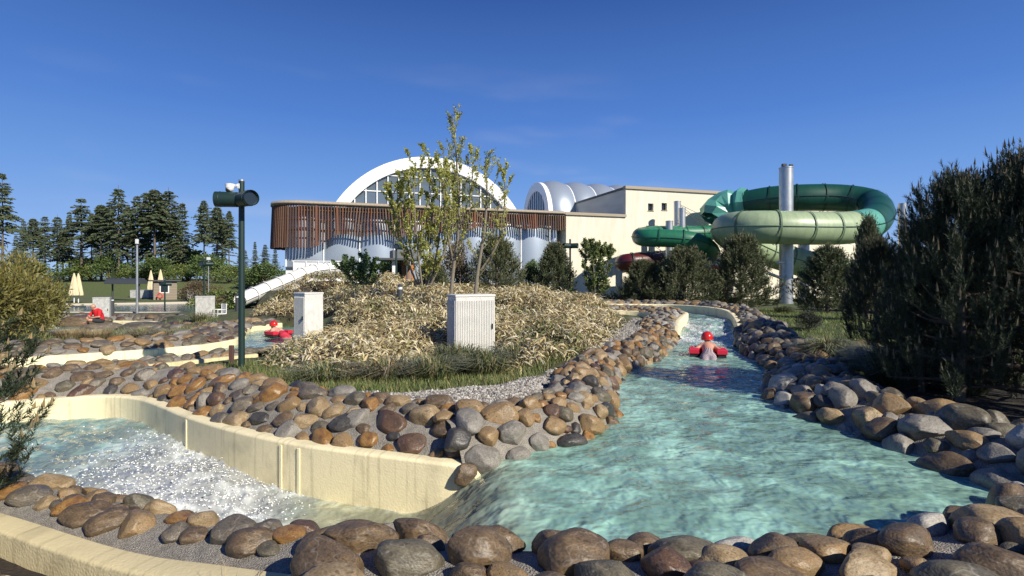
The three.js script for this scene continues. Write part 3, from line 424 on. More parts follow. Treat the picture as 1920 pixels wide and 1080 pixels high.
  const rim = (s0, s1, r0, r1, name, m) => { const pos = [], idx = [], n = 40; for (let i = 0; i <= n; i++) { const a = Math.PI * i / n; for (const [s, r] of [[s0, r0], [s0, r1], [s1, r1], [s1, r0]]) pos.push(...vp(s, a, r).toArray()); } for (let i = 0; i < n; i++) for (let k = 0; k < 4; k++) { const k2 = (k + 1) % 4, a = i * 4; idx.push(a + k, a + k2, a + 4 + k, a + k2, a + 4 + k2, a + 4 + k); } const g = geoOf(pos, idx).toNonIndexed(); g.computeVertexNormals(); vadd(name, g, m); };
  rim(-0.1, 0.35, VR - 0.85, VR + 0.12, 'front_rim', white);
  for (let b = 0; b < 6; b++) {
    const s0 = 0.35 + b * 2.75, pos = [], idx = [], uv = [], nu = 12, nv = 30; for (let j = 0; j <= nv; j++) for (let i = 0; i <= nu; i++) { const u = i / nu, a = Math.PI * j / nv; pos.push(...vp(s0 + u * 2.75, a, VR + 0.38 * Math.pow(Math.sin(Math.PI * u), 0.75)).toArray()); uv.push(u * 2.7, j * 0.4); }
    for (let j = 0; j < nv; j++) for (let i = 0; i < nu; i++) { const a = j * (nu + 1) + i; idx.push(a, a + 1, a + nu + 1, a + 1, a + nu + 2, a + nu + 1); }
    vadd('cushion', geoOf(pos, idx, uv), silver); rim(s0 + 2.7, s0 + 2.8, VR - 0.05, VR + 0.07, 'rib', white);
  }
  { const n = 24, pos = [...vp(0.05, 0, 0).toArray()], idx = []; for (let i = 0; i <= n; i++) pos.push(...vp(0.05, Math.PI * i / n, VR - 0.8).toArray()); for (let i = 0; i < n; i++) idx.push(0, i + 2, i + 1); vadd('gable_glass', geoOf(pos, idx), P(L(0.05, 0.10, 0.16), 0.08));
    for (let k = -4; k <= 4; k++) { const x = k * 0.68, h = Math.sqrt(Math.max(0.05, (VR - 0.8) ** 2 - x * x)); vadd('mullion', rod(fpt(VS - 0.02, VO + x, VC), fpt(VS - 0.02, VO + x, VC + h), 0.035), white); } }
  // cream rendered block on the right
  const block = thing('cream_block', 'tall cream rendered block behind the green water slides', 'building', fpt(34, 0, 0.9)), bo = block.position.clone().negate(), badd = (n, g, m, parent = block) => mesh(n, g.translate(bo.x, bo.y, bo.z), m, parent);
  const slab = (s0, s1, o0, o1, y0, y1) => box(s1 - s0, y1 - y0, o1 - o0).rotateY(FTURN).translate(...fpt((s0 + s1) / 2, (o0 + o1) / 2, (y0 + y1) / 2).toArray());
  const HI = 10.78, S1 = 23.0, S2 = 28.7, S3 = 58;
  // the front is cut round the windows
  const holes = [[30.95, 31.5, 8.95, 9.6], [32.35, 32.9, 9.05, 9.7], [30.75, 31.35, 7.0, 7.6], [25.1, 25.7, 5.0, 5.6]];
  { const cuts = [S1, S2, ...holes.flatMap((h) => [h[0], h[1]]), S3].sort((a, b) => a - b); for (let i = 0; i < cuts.length - 1; i++) { const a = cuts[i], b = cuts[i + 1], m = (a + b) / 2, topY = m < S2 ? ROOF - 0.02 : HI; let y = 0.7; for (const h of holes.filter((h) => m > h[0] && m < h[1]).sort((p, q) => p[2] - q[2])) { badd('wall', slab(a, b, -0.4, 0, y, h[2]), creamWallMat); y = h[3]; } badd('wall', slab(a, b, -0.4, 0, y, topY), creamWallMat); } }
  holes.forEach((h) => { const wg = badd('window', slab(h[0] - 0.002, h[1] + 0.002, -0.32, -0.26, h[2] - 0.002, h[3] + 0.002), mat.darkMetal); badd('pane', slab(h[0] + 0.06, h[1] - 0.06, -0.258, -0.24, h[2] + 0.06, h[3] - 0.06), mat.glassDark, wg); badd('sill', slab(h[0] - 0.05, h[1] + 0.05, -0.24, 0.06, h[2] - 0.05, h[2] - 0.003), trim, wg); });
  badd('cornice', slab(S1 - 0.1, S2 + 0.0, -0.3, 0.16, ROOF - 0.015, ROOF + 0.22), trim); badd('cornice', slab(S2 - 0.1, S3, -0.3, 0.16, HI + 0.005, HI + 0.26), trim);
  badd('side_wall', slab(S2, S2 + 0.4, -14, -0.402, ROOF, HI), creamWallMat); badd('side_cornice', slab(S2 - 0.08, S2 + 0.4, -14, -0.31, HI + 0.003, HI + 0.2), mat.darkMetal);
  badd('side_wall', slab(S1 - 0.003, S1 + 0.35, -3, -0.402, 0.7, ROOF - 0.03), creamWallMat); badd('roof', slab(S2 + 0.4, S3, -16, -0.4, HI - 0.3, HI), S(L(0.3, 0.3, 0.3), 0.9)); badd('end_wall', slab(S3 - 0.4, S3 - 0.002, -16, -0.402, 0.7, HI), creamWallMat);
}
// ---------------------------------------------------------------- tube slides
function tubeGeo(cv, t0, t1, rad, n = 26, steps = 8, facet = false) {
  const pos = [], idx = [], uv = [], up = V3(0, 1, 0); for (let i = 0; i <= steps; i++) { const t = lerp(t0, t1, i / steps), p = cv.getPoint(t), T = cv.getTangent(t), B = T.clone().cross(up).normalize(), U = B.clone().cross(T), R = typeof rad === 'function' ? rad(t) : rad; for (let k = 0; k <= n; k++) { const a = k / n * 2 * Math.PI; pos.push(p.x + (B.x * Math.cos(a) + U.x * Math.sin(a)) * R, p.y + (B.y * Math.cos(a) + U.y * Math.sin(a)) * R, p.z + (B.z * Math.cos(a) + U.z * Math.sin(a)) * R); uv.push(i * 0.3, k / n * 4); } }
  for (let i = 0; i < steps; i++) for (let k = 0; k < n; k++) { const a = i * (n + 1) + k; idx.push(a, a + 1, a + n + 1, a + 1, a + n + 2, a + n + 1); } let g = geoOf(pos, idx, uv); if (facet) { g = g.toNonIndexed(); g.computeVertexNormals(); } else { const nn = g.attributes.normal; for (let i = 0; i <= steps; i++) { const a = i * (n + 1), b = a + n; const v = V3(nn.getX(a) + nn.getX(b), nn.getY(a) + nn.getY(b), nn.getZ(a) + nn.getZ(b)).normalize(); nn.setXYZ(a, v.x, v.y, v.z); nn.setXYZ(b, v.x, v.y, v.z); } } return g;
}
function slide(name, label, pts, r, count, colorOf, flangeMat, group) {
  const cv = new THREE.CatmullRomCurve3(pts.map((q) => at(...q))), c0 = cv.getPoint(0.5), t = thing(name, label, 'water slide', V3(c0.x, 1.1, c0.z), 0, group), o = t.position.clone().negate(), L0 = cv.getLength(), cvL = { getPoint: (u) => cv.getPointAt(clamp(u)), getTangent: (u) => cv.getTangentAt(clamp(u)) };
  for (let i = 0; i < count; i++) {
    const a = i / count, b = (i + 1) / count, sec = mesh('tube_section', tubeGeo(cvL, a, b, r, 30, 9).translate(o.x, o.y, o.z), colorOf(i), t);
    mesh('flange', tubeGeo(cvL, a - 0.05 / L0, a + 0.05 / L0, r + 0.07, 30, 2).translate(o.x, o.y, o.z), flangeMat(i), t);
    for (const sd of [-1, 1]) { const pos = [], idx = []; for (let k = 0; k <= 9; k++) { const u = lerp(a, b, k / 9), p = cvL.getPoint(u), T = cvL.getTangent(u), B = T.clone().cross(V3(0, 1, 0)).normalize(); for (const [e, h] of [[r - 0.02, -0.03], [r + 0.045, -0.03], [r + 0.045, 0.03], [r - 0.02, 0.03]]) pos.push(p.x + B.x * e * sd + o.x, p.y + h + o.y, p.z + B.z * e * sd + o.z); if (k) for (let j = 0; j < 4; j++) { const A = (k - 1) * 4, C = k * 4, j2 = (j + 1) % 4; idx.push(A + j, C + j, A + j2, C + j, C + j2, A + j2); } }
      mesh('seam', geoOf(pos, idx), flangeMat(i), sec); }
  }
  return t;
}
const fibre = (c) => P(c, 0.42, { clearcoat: 0.1, clearcoatRoughness: 0.3, map: withRep(grainMap, 0.5, 0.3) });
{
  const pale = fibre(L(0.37, 0.47, 0.28)), deep = fibre(L(0.008, 0.075, 0.05)), teal = fibre(L(0.12, 0.40, 0.32)), mid = fibre(L(0.02, 0.17, 0.09)), red = fibre(L(0.10, 0.012, 0.014)), blue = fibre(L(0.025, 0.05, 0.20));
  const paleF = S(L(0.10, 0.16, 0.09), 0.5), deepF = S(L(0.006, 0.04, 0.028), 0.5), midF = S(L(0.01, 0.10, 0.055), 0.5);
  const big = slide('tube_slide', 'wide spiral tube slide, pale green in front and dark green above', [[1398, 382, 46], [1440, 375, 45], [1500, 371, 44], [1580, 372, 43.2], [1628, 380, 42], [1645, 396, 39.8], [1632, 418, 37.4], [1590, 427, 36.1], [1540, 428, 35.5], [1480, 427, 35.2], [1420, 426, 35.6], [1380, 427, 36.8], [1363, 432, 39], [1380, 448, 41.5], [1430, 470, 43], [1500, 492, 43.3], [1570, 508, 43], [1620, 520, 42]], 1.1, 22, (i) => i < 8 ? deep : i < 9 ? teal : pale, (i) => i < 10 ? deepF : paleF);
  { const cv = new THREE.CatmullRomCurve3([at(1336, 412, 47), at(1350, 390, 47.2), at(1375, 384, 46.8), at(1402, 381, 46)]), o = big.position.clone().negate(); mesh('entry_funnel', tubeGeo({ getPoint: (u) => cv.getPoint(u), getTangent: (u) => cv.getTangent(u) }, 0, 1, (t) => 1.1 + 0.35 * Math.abs(Math.sin(t * 9)), 8, 7, true).translate(o.x, o.y, o.z), teal, big); }
  const small = slide('tube_slide', 'narrow mid green tube slide curling in front of the cream block', [[1370, 430, 47], [1325, 437, 46], [1270, 438, 45], [1225, 439, 43.5], [1201, 443, 41.8], [1212, 446, 40.2], [1255, 447, 39.6], [1300, 452, 39.4], [1326, 464, 40], [1332, 478, 41.6], [1312, 490, 43.4], [1265, 494, 44.2], [1225, 496, 43.6]], 0.66, 15, () => mid, () => midF);
  slide('tube_slide', 'dark red and blue low tube slide half hidden behind the bushes', [[1235, 486, 41.6], [1205, 489, 40.6], [1176, 491, 40.4], [1168, 494, 41.8], [1195, 500, 43.6], [1260, 506, 43.8], [1330, 510, 41.6], [1360, 522, 40], [1352, 540, 38.6], [1345, 556, 38]], 0.62, 13, (i) => i < 5 ? red : i < 10 ? blue : red, () => mat.black);
  function pillar(label, px, top, base, Z, r, extra) { const b = at(px, base, Z), y1 = at(px, top, Z).y, t = thing('steel_column', label, 'column', b, 0, 'slide columns'); mesh('shaft', new THREE.CylinderGeometry(r, r, y1 - b.y + 0.6, 28).translate(0, (y1 - b.y - 0.6) / 2, 0), mat.steel, t); mesh('cap', new THREE.CylinderGeometry(r * 1.05, r * 1.05, 0.08, 28).translate(0, y1 - b.y + 0.04, 0), mat.steel, t); extra?.(t, y1 - b.y); return t; }
  pillar('tallest steel column rising through the pale green slide', 1474, 316, 574, 38.6, 0.47, (t, h) => { mesh('floodlight', merge([rbox(0.3, 0.2, 0.24, -0.25, h + 0.2, 0.2, 0.03), rod(V3(-0.1, h, 0.1), V3(-0.25, h + 0.15, 0.2), 0.03)]), mat.black, t); mesh('floodlight', merge([rbox(0.24, 0.16, 0.2, 0.3, h + 0.2, 0.1, 0.03), rod(V3(0.1, h, 0.1), V3(0.3, h + 0.15, 0.1), 0.03)]), mat.black, t);
    mesh('bracket', merge([rod(V3(0, 1.9, 0), V3(-3, 2.6, 2.2), 0.11), rod(V3(0, 3.2, 0), V3(-1.8, 3.1, 2.4), 0.09)]), mat.steel, t); mesh('bracket', rod(V3(0.2, 1.9, 0), V3(4.6, 2.2, -0.5), 0.1), mat.darkMetal, t); mesh('bracket', merge([rod(V3(0, 4.3, 0.4), V3(0.5, 5.2, 0.2), 0.05), rod(V3(0, 4.3, 0.4), V3(-0.4, 5.3, 0.2), 0.05)]), mat.steel, t); });
  pillar('steel column standing just behind the tallest one', 1507, 440, 568, 43.5, 0.42); pillar('steel column at the far end of the dark green slide', 1692, 383, 560, 47.5, 0.33);
  const cab = (t, h) => { for (const [dx, dy, dz] of [[3.0, -1.4, -0.6], [2.6, -2.0, -0.2]]) mesh('cable', rod(V3(0, h - 0.1, 0), V3(dx, h + dy, dz), 0.02, 0.02, 5), mat.darkMetal, t); };
  pillar('taller of the paired steel columns by the mid green slide', 1270, 379, 565, 46, 0.29, cab); pillar('shorter of the paired steel columns by the mid green slide', 1279, 392, 565, 45, 0.28, cab); pillar('short steel column with brackets at the mid green slide', 1255, 416, 565, 43.4, 0.30, (t, h) => mesh('bracket', merge([rod(V3(-2.2, h - 3.3, 0.6), V3(2.6, h - 3.2, 1), 0.07), rod(V3(-2.2, h - 4.3, 0.6), V3(2.6, h - 4.2, 1), 0.07)]), mat.darkMetal, t));
  // white tube slide on the slope at the hall
  const wt = slide('tube_slide', 'white tube slide running down the slope from the bath hall', [[640, 503, 35], [618, 504, 34.6], [590, 507, 33.6], [566, 514, 32.6], [540, 525, 31.6], [510, 537, 30.4], [480, 550, 29.2], [450, 563, 28]], 0.37, 8, () => S(L(0.72, 0.70, 0.66), 0.4), () => mat.whitePlastic);
  { const p = at(598, 517, 35.4); const t = thing('slide_house', 'white boxed slide start against the silver cushion wall', 'slide house', p, 0.3); mesh('panel', rbox(3.1, 1.0, 1.4, 0, 0.35, 0, 0.04), mat.whitePlastic, t); mesh('railing', merge([box(3.2, 0.05, 0.05, 0, 0.95, 0.7), ...[-1.5, -0.75, 0, 0.75, 1.5].map((x) => box(0.05, 1.0, 0.05, x, 0.45, 0.74))]), mat.whitePlastic, t); }
}
// ---------------------------------------------------------------- vegetation
const onGround = (x, Z, dy = 0) => V3(x, groundY(x, Z) + dy, -Z);
const gp = (px, Z, dy = 0) => onGround((px - 960) / FOCAL * Z, Z, dy);         // on the ground under a pixel column, at a depth
class Leaves { // collects small faces with colours
  constructor() { this.p = []; this.c = []; this.n = []; }
  tri(a, b, c, col, nrm) { this.p.push(a.x, a.y, a.z, b.x, b.y, b.z, c.x, c.y, c.z); for (let i = 0; i < 3; i++) this.c.push(...col); if (!nrm) nrm = b.clone().sub(a).cross(c.clone().sub(a)).normalize(); for (let i = 0; i < 3; i++) this.n.push(nrm.x, nrm.y, nrm.z); }
  leaf(o, dir, side, len, wid, col) { const m = o.clone().addScaledVector(dir, len * 0.45), tip = o.clone().addScaledVector(dir, len), l = m.clone().addScaledVector(side, wid / 2), r = m.clone().addScaledVector(side, -wid / 2); this.tri(o, r, tip, col); this.tri(o, tip, l, col); }
  geo() { const g = new THREE.BufferGeometry(); g.setAttribute('position', new THREE.Float32BufferAttribute(this.p, 3)); g.setAttribute('normal', new THREE.Float32BufferAttribute(this.n, 3)); g.setAttribute('color', new THREE.Float32BufferAttribute(this.c, 3)); return g; }
}
const rdir = (r) => { const z = r() * 2 - 1, a = r() * 6.2832, s = Math.sqrt(1 - z * z); return V3(s * Math.cos(a), z, s * Math.sin(a)); };
const tint = (c, r, v = 0.3) => { const k = 1 + (r() - 0.5) * 2 * v, h = (r() - 0.5) * v * 0.5; return [c[0] * k * (1 + h), c[1] * k, c[2] * k * (1 - h)]; };
const perp = (d, r) => rdir(r).cross(d).normalize();
function limb(pts, r0, r1, n = 7) { // tapered, bent branch through points
  const cv = new THREE.CatmullRomCurve3(pts), m = Math.max(3, pts.length * 3), pos = [], idx = [], uv = []; let X = V3(1, 0, 0);
  for (let i = 0; i <= m; i++) { const t = i / m, p = cv.getPoint(t), T = cv.getTangent(t), B = T.clone().cross(X).normalize(); X = B.clone().cross(T).normalize(); const R = lerp(r0, r1, t); for (let k = 0; k <= n; k++) { const a = k / n * 6.2832; pos.push(p.x + (B.x * Math.cos(a) + X.x * Math.sin(a)) * R, p.y + (B.y * Math.cos(a) + X.y * Math.sin(a)) * R, p.z + (B.z * Math.cos(a) + X.z * Math.sin(a)) * R); uv.push(k / n, t * 4); } }
  for (let i = 0; i < m; i++) for (let k = 0; k < n; k++) { const a = i * (n + 1) + k; idx.push(a, a + 1, a + n + 1, a + 1, a + n + 2, a + n + 1); } return geoOf(pos, idx, uv);
}
// --- young mountain pine: whorled rising branches, bottlebrush shoots, pale candles
function pineParts(seed, H, R, shoots, needle, wide, per, col, cone = 0.7, few = 1) {
  const r = rng(seed), lv = new Leaves(), cd = new Leaves(), wood = [limb([V3(0, -0.2, 0), V3(0.03, H * 0.5, 0.02), V3(0, H * 0.94, 0)], 0.02 * H + 0.015, 0.012)];
  const shoot = (o, d, len, candle) => {
    for (let k = 0; k < per; k++) { const t = Math.pow(r(), 0.8), s = perp(d, r), b = o.clone().addScaledVector(d, len * t), nd = d.clone().multiplyScalar(0.75 + 0.5 * t).addScaledVector(s, 0.8).normalize(), L1 = needle * (0.7 + 0.5 * r()), w = perp(nd, r).multiplyScalar(wide * 0.5), c = tint(col, r, 0.35); lv.tri(b.clone().add(w), b.clone().sub(w), b.clone().addScaledVector(nd, L1), c); }
    if (candle) { const e = o.clone().addScaledVector(d, len), u = d.clone().lerp(V3(0, 1, 0), 0.75).normalize(), q = perp(u, r).multiplyScalar(0.009 + wide), q2 = u.clone().cross(q), tp = e.clone().addScaledVector(u, needle * (0.9 + r())), c = tint([0.26, 0.20, 0.11], r, 0.25); cd.tri(e.clone().add(q), e.clone().sub(q), tp, c); cd.tri(e.clone().add(q2), e.clone().sub(q2), tp, c); }
  };
  const nb = Math.round(shoots / 16);
  for (let i = 0; i < nb; i++) {
    const t = Math.pow((i + r()) / nb, 0.9), y = H * (0.05 + 0.87 * t), az = i * 2.4 + r() * 0.6, reach = R * (0.09 + 0.91 * Math.pow(1 - t, cone)) * (0.72 + 0.42 * r()) * (t < 0.12 ? 0.8 : 1), out = V3(Math.cos(az), 0, Math.sin(az)), rise = (1.15 * t - 0.04) * reach * (0.7 + 0.4 * r());
    const a = V3(0, y, 0), b = out.clone().multiplyScalar(reach * 0.55).add(V3(0, y + rise * 0.25, 0)), c = out.clone().multiplyScalar(reach).add(V3(0, y + rise, 0)); if (i % 2 === 0) wood.push(limb([a, b, c], 0.012 + 0.006 * H * (1 - t), 0.005, 4));
    for (let k = 0; k < 16; k++) { const u = 0.25 + 0.75 * Math.pow(r(), 0.6), p = a.clone().multiplyScalar((1 - u) ** 2).addScaledVector(b, 2 * u * (1 - u)).addScaledVector(c, u * u), d = out.clone().multiplyScalar(0.5).add(V3(0, 0.8 + 0.4 * r(), 0)).addScaledVector(rdir(r), 0.55).normalize(); shoot(p.addScaledVector(rdir(r), 0.05), d, needle * (2.8 + 2 * r()), u > 0.6 && r() < 0.3 * few); }
    for (let k = 0; k < 4; k++) { const d = V3((r() - 0.5) * 0.7, 1, (r() - 0.5) * 0.7).addScaledVector(out, 0.25).normalize(); shoot(c.clone().addScaledVector(rdir(r), 0.06), d, needle * (3.4 + 2.6 * r()), r() < few); }
  }
  for (let k = 0; k < 26; k++) { const y = H * (0.80 + 0.19 * r()); shoot(V3((r() - 0.5) * 0.08, y, (r() - 0.5) * 0.08), V3((r() - 0.5) * 0.7, 1, (r() - 0.5) * 0.7).normalize(), needle * 3, true); }
  return { wood: merge(wood), crown: lv.geo(), candles: cd.geo() };
}
const needleMat = leafMat(0xffffff, 0.15, 0.6), candleMat = S(0xffffff, 0.8, { vertexColors: true, side: THREE.DoubleSide });
const pineKinds = [pineParts(3, 3, 1.3, 1500, 0.072, 0.008, 58, [0.032, 0.050, 0.020], 0.75, 0.55), pineParts(8, 3, 1.1, 1350, 0.072, 0.008, 58, [0.032, 0.050, 0.020], 0.7, 0.55), pineParts(15, 3, 1.5, 1600, 0.072, 0.008, 58, [0.030, 0.046, 0.020], 0.75, 0.55)];
const pineFar = [pineParts(23, 3.2, 1.3, 2100, 0.09, 0.018, 26, [0.12, 0.14, 0.062], 0.95, 0.15), pineParts(29, 3.2, 1.45, 2200, 0.09, 0.018, 26, [0.12, 0.14, 0.062], 0.9, 0.15), pineParts(31, 3.2, 1.15, 2000, 0.09, 0.018, 26, [0.10, 0.125, 0.055], 0.95, 0.15)];
function pine(kind, label, p, s, turn, wide = 1, group = 'mountain pines') { const t = thing('pine_tree', label, 'pine tree', p, turn, group); mesh('trunk', kind.wood, mat.bark, t); mesh('crown', kind.crown, needleMat, t); mesh('candles', kind.candles, candleMat, t).userData.kind = 'stuff'; t.scale.set(s * wide, s, s * wide); return t; }
// dark pines along the right bank
for (const [k, x, z, s, turn, wide, label] of [
  [0, 5.25, 6.25, 0.85, 0.3, 0.88, 'tall dark pine with pale candles beside the big cobbles, second from the frame edge'], [2, 5.85, 5.95, 0.9, 2.1, 0.8, 'tall dark pine cut by the frame edge above the big cobbles'], [1, 5.3, 6.9, 0.5, 4.0, 1.1, 'low dark pine at the foot of the tall pines'],
  [2, 8.3, 10.6, 0.84, 1.2, 0.8, 'broad dark pine behind the sedge clumps'], [1, 7.4, 9.1, 0.66, 5.0, 1.05, 'dense dark pine between the sedge clumps and the tall pines'], [0, 7.95, 11.6, 0.74, 3.2, 0.85, 'dark pine nearest the far conifers at the lawn edge'], [1, 5.9, 5.2, 0.5, 2.6, 1.2, 'low dark pine spreading over the near cobble bank'],
  [0, 8.7, 9.3, 0.88, 0.9, 1.0, 'dark pine deep behind the tall pines'], [2, 6.35, 6.5, 0.85, 3.9, 0.7, 'dark pine just behind the tall pine with pale candles']]) pine(pineKinds[k], label, onGround(x, z), s, turn, wide);
// pine leaning into the frame on the left
pine(pineKinds[1], 'dark pine whose sprigs reach in over the foaming basin', onGround(-4.2, 3.45), 0.7, 1.0, 1.25); pine(pineKinds[0], 'dark pine beside the olive bamboo thicket at the frame edge', onGround(-10.3, 9.3), 0.55, 0.4, 0.9);
// rounded conifers in front of the building
for (const [k, px, Z, s, turn, wide, label] of [
  [1, 930, 24, 0.82, 0.4, 1.3, 'dark conifer at the back of the bamboo bed beside the birches'], [2, 1040, 25.5, 0.84, 2, 1.25, 'slim dark conifer beside the lamp post'], [0, 1207, 27, 0.74, 1.1, 1.55, 'conifer in front of the red slide'], [1, 1283, 26, 0.92, 5.1, 1.5, 'broad conifer below the mid green slide'],
  [0, 1390, 26, 1.1, 3.3, 1.3, 'tall conifer in front of the pale green slide'], [2, 1552, 25, 0.95, 4.0, 1.5, 'conifer beside the tallest steel column'], [2, 812, 23, 0.5, 1.7, 1.5, 'low dark conifer behind the birches'], [2, 1628, 19, 1.1, 2.7, 0.55, 'slim spire of a conifer before the end of the slides'], [1, 1680, 27, 0.9, 2.2, 1.2, 'conifer below the far end of the slides']]) pine(pineFar[k], label, gp(px, Z, -0.05), s, turn, wide, 'conifers before the building');
// --- leafy shrubs
function shrubParts(seed, n, len, wid, col, lobes = 9, up = 0.4) {
  const r = rng(seed), lv = new Leaves(), cs = Array.from({ length: lobes }, () => { const d = rdir(r); return [V3(d.x * 0.55, Math.abs(d.y) * 0.6 + 0.32, d.z * 0.55), 0.3 + 0.22 * r()]; }), wood = [];
  for (const [c, R] of cs) { wood.push(limb([V3(0, 0, 0), c.clone().multiplyScalar(0.5).add(V3(0, 0.08, 0)), c], 0.02, 0.006, 4)); for (let i = 0; i < n / lobes; i++) { const d = rdir(r), o = c.clone().addScaledVector(d, R * Math.pow(r(), 0.35) * (0.8 + 0.35 * pn(d.x * 4 + seed, d.y * 4, d.z * 4))); if (o.y < 0.02) continue; const dir = d.clone().addScaledVector(rdir(r), 0.9).add(V3(0, up, 0)).normalize(); lv.leaf(o, dir, perp(dir, r), len * (0.7 + 0.6 * r()), wid, tint(col, r, 0.35)); } }
  return { wood: merge(wood), crown: lv.geo() };
}
const leaf1 = leafMat(0xffffff, 0.35, 0.6);
function shrub(kind, label, p, sx, sy, turn, group = 'leafy shrubs', name = 'shrub') { const t = thing(name, label, 'shrub', p, turn, group); mesh('stems', kind.wood, mat.bark, t); mesh('foliage', kind.crown, leaf1, t); t.scale.set(sx, sy, sx); return t; }
const sh = { olive: shrubParts(41, 9000, 0.075, 0.022, [0.20, 0.18, 0.04], 14), green: shrubParts(43, 3600, 0.08, 0.05, [0.12, 0.18, 0.045]), fresh: shrubParts(45, 3600, 0.08, 0.05, [0.17, 0.22, 0.045]), block: shrubParts(44, 5000, 0.06, 0.04, [0.025, 0.035, 0.016], 16), dark: shrubParts(47, 3600, 0.07, 0.045, [0.03, 0.05, 0.02]), dry: shrubParts(49, 3600, 0.09, 0.03, [0.16, 0.12, 0.055]) };
shrub(sh.olive, 'large olive bamboo thicket beside the sitting man', gp(15, 19), 2.1, 2.6, 0.3); shrub(sh.olive, 'olive bamboo thicket cut by the frame edge', gp(-40, 15.5), 2.0, 2.2, 2.3); shrub(sh.olive, 'olive bamboo thicket tapering down towards the flat rocks', gp(70, 24.5), 1.4, 1.7, 4.3);
shrub(sh.dark, 'low dark shrub on the crest of the bamboo bed', gp(715, 24), 1.5, 0.75, 1); shrub(sh.dry, 'tall brown twiggy shrub behind the two thin trees', gp(862, 25), 1.15, 2.3, 0.8); shrub(sh.dark, 'low dark shrub beside the kiosk', gp(800, 26), 1.4, 0.8, 2); shrub(sh.green, 'green shrub between two conifers', gp(1000, 27), 0.95, 1.5, 2.2); shrub(sh.green, 'bright green shrub at the foot of the conifer by the column', gp(1595, 26), 0.9, 0.75, 1.2); shrub(sh.block, 'clipped dark low shrub standing on the lawn', onGround(8.35, 15), 0.46, 0.46, 0.6); shrub(sh.dark, 'dark shrub at the foot of the conifers near the white stones', gp(1160, 29), 1.6, 0.9, 3.2); shrub(sh.dark, 'dark shrub below the red slide', gp(1235, 30), 1.6, 0.9, 0.2);
// understorey in front of the wood
{ const r = rng(77), places = [[130, 95, 4, 'green bush at the wood edge behind the umbrellas'], [170, 98, 5, 'green bush at the wood edge above the meadow'], [205, 92, 4.2, 'green bush beside the small dark fir'], [300, 92, 4, 'green bush behind the pool hut'], [340, 90, 4.4, 'green bush between pool hut and lamp'], [352, 97, 6.2, 'tall round bush at the gap in the wood'], [395, 88, 4.6, 'green bush behind the second lamp'], [430, 84, 4.4, 'green bush left of the big lamp post'], [470, 80, 4.2, 'green bush right of the big lamp post'], [500, 78, 4.4, 'green bush beside the rounded end of the hall'], [255, 94, 4, 'green bush behind the silver pole'], [60, 96, 4.6, 'green bush above the bamboo thicket'], [20, 92, 4.4, 'green bush at the edge of the frame']];
  places.forEach(([px, Z, s, label], i) => shrub([sh.green, sh.fresh, sh.green][i % 3], label, gp(px, Z), s * (0.8 + 0.5 * r()), s * (0.45 + 0.5 * r()), i * 1.7, 'bushes at the wood edge', 'bush'));
  [[405, 52, 'dry brown hedge bush behind the white cabinet'], [430, 47, 'dry brown hedge bush beside the white chair'], [460, 46, 'dry brown hedge bush by the white tube slide'], [380, 60, 'dry brown hedge bush behind the pool end'], [490, 50, 'dry brown hedge bush below the wood'], [360, 66, 'dry brown hedge bush right of the pool hut']].forEach(([px, Z, label], i) => shrub(i % 2 ? sh.dry : sh.fresh, label, gp(px, Z), 2.9, 1.9, i * 2.1, 'hedge bushes by the pool', 'bush')); }
// --- deciduous trees
function leafyTree(name, label, base, seed, stems, leafCol, leafLen, nPer, group) {
  const r = rng(seed), t = thing(name, label, 'tree', base, 0, group), lv = new Leaves(), trunk = [], twigs = [];
  const spray = (pts, n) => { const cv = new THREE.CatmullRomCurve3(pts); for (let i = 0; i < n; i++) { const u = 0.2 + 0.8 * r(), p = cv.getPoint(u), d = rdir(r).add(V3(0, 0.6, 0)).normalize(), o = p.addScaledVector(rdir(r), 0.035), L1 = leafLen * (0.6 + 0.7 * r()); lv.leaf(o, d, perp(d, r), L1, L1 * 0.55, tint(leafCol, r, 0.35)); } };
  for (const { pts, r0, branches, from, spread, long } of stems) {
    const P0 = pts.map((p) => V3(...p)), cv = new THREE.CatmullRomCurve3(P0); trunk.push(limb(P0, r0, 0.008, 8)); const H = cv.getLength();
    for (let i = 0; i < branches; i++) {
      const u = lerp(from, 0.97, Math.pow((i + r()) / branches, 0.9)), o = cv.getPoint(u), az = i * 2.4 + r(), len = long * (1 - 0.55 * u) * (0.6 + 0.6 * r()), d = V3(Math.cos(az) * spread, 0.75 + 0.5 * r(), Math.sin(az) * spread).normalize(), a = o.clone().addScaledVector(d, len * 0.5), b = a.clone().addScaledVector(d.clone().lerp(V3(0, 1, 0), 0.55).normalize(), len * 0.5);
      twigs.push(limb([o, a, b], Math.max(0.006, r0 * 0.3 * (1 - u * 0.7)), 0.004, 4)); spray([o, a, b], nPer);
      for (let k = 0; k < 3; k++) { const v = 0.3 + 0.6 * r(), o2 = o.clone().lerp(b, v), d2 = d.clone().addScaledVector(rdir(r), 0.8).add(V3(0, 0.45, 0)).normalize(), e = o2.clone().addScaledVector(d2, len * 0.42); twigs.push(rod(o2, e, 0.005, 0.003, 4)); spray([o2, o2.clone().lerp(e, 0.5), e], Math.round(nPer * 0.6)); }
    }
    spray(P0.slice(-2).length === 2 ? [cv.getPoint(0.7), cv.getPoint(0.85), cv.getPoint(1)] : P0, nPer * 2);
  }
  const tr = mesh('trunk', merge(trunk), mat.paleBark, t); mesh('twigs', merge(twigs), mat.paleBark, tr).userData.kind = 'stuff'; mesh('crown', lv.geo(), leafMat(0xffffff, 0.4, 0.55), t); return t;
}
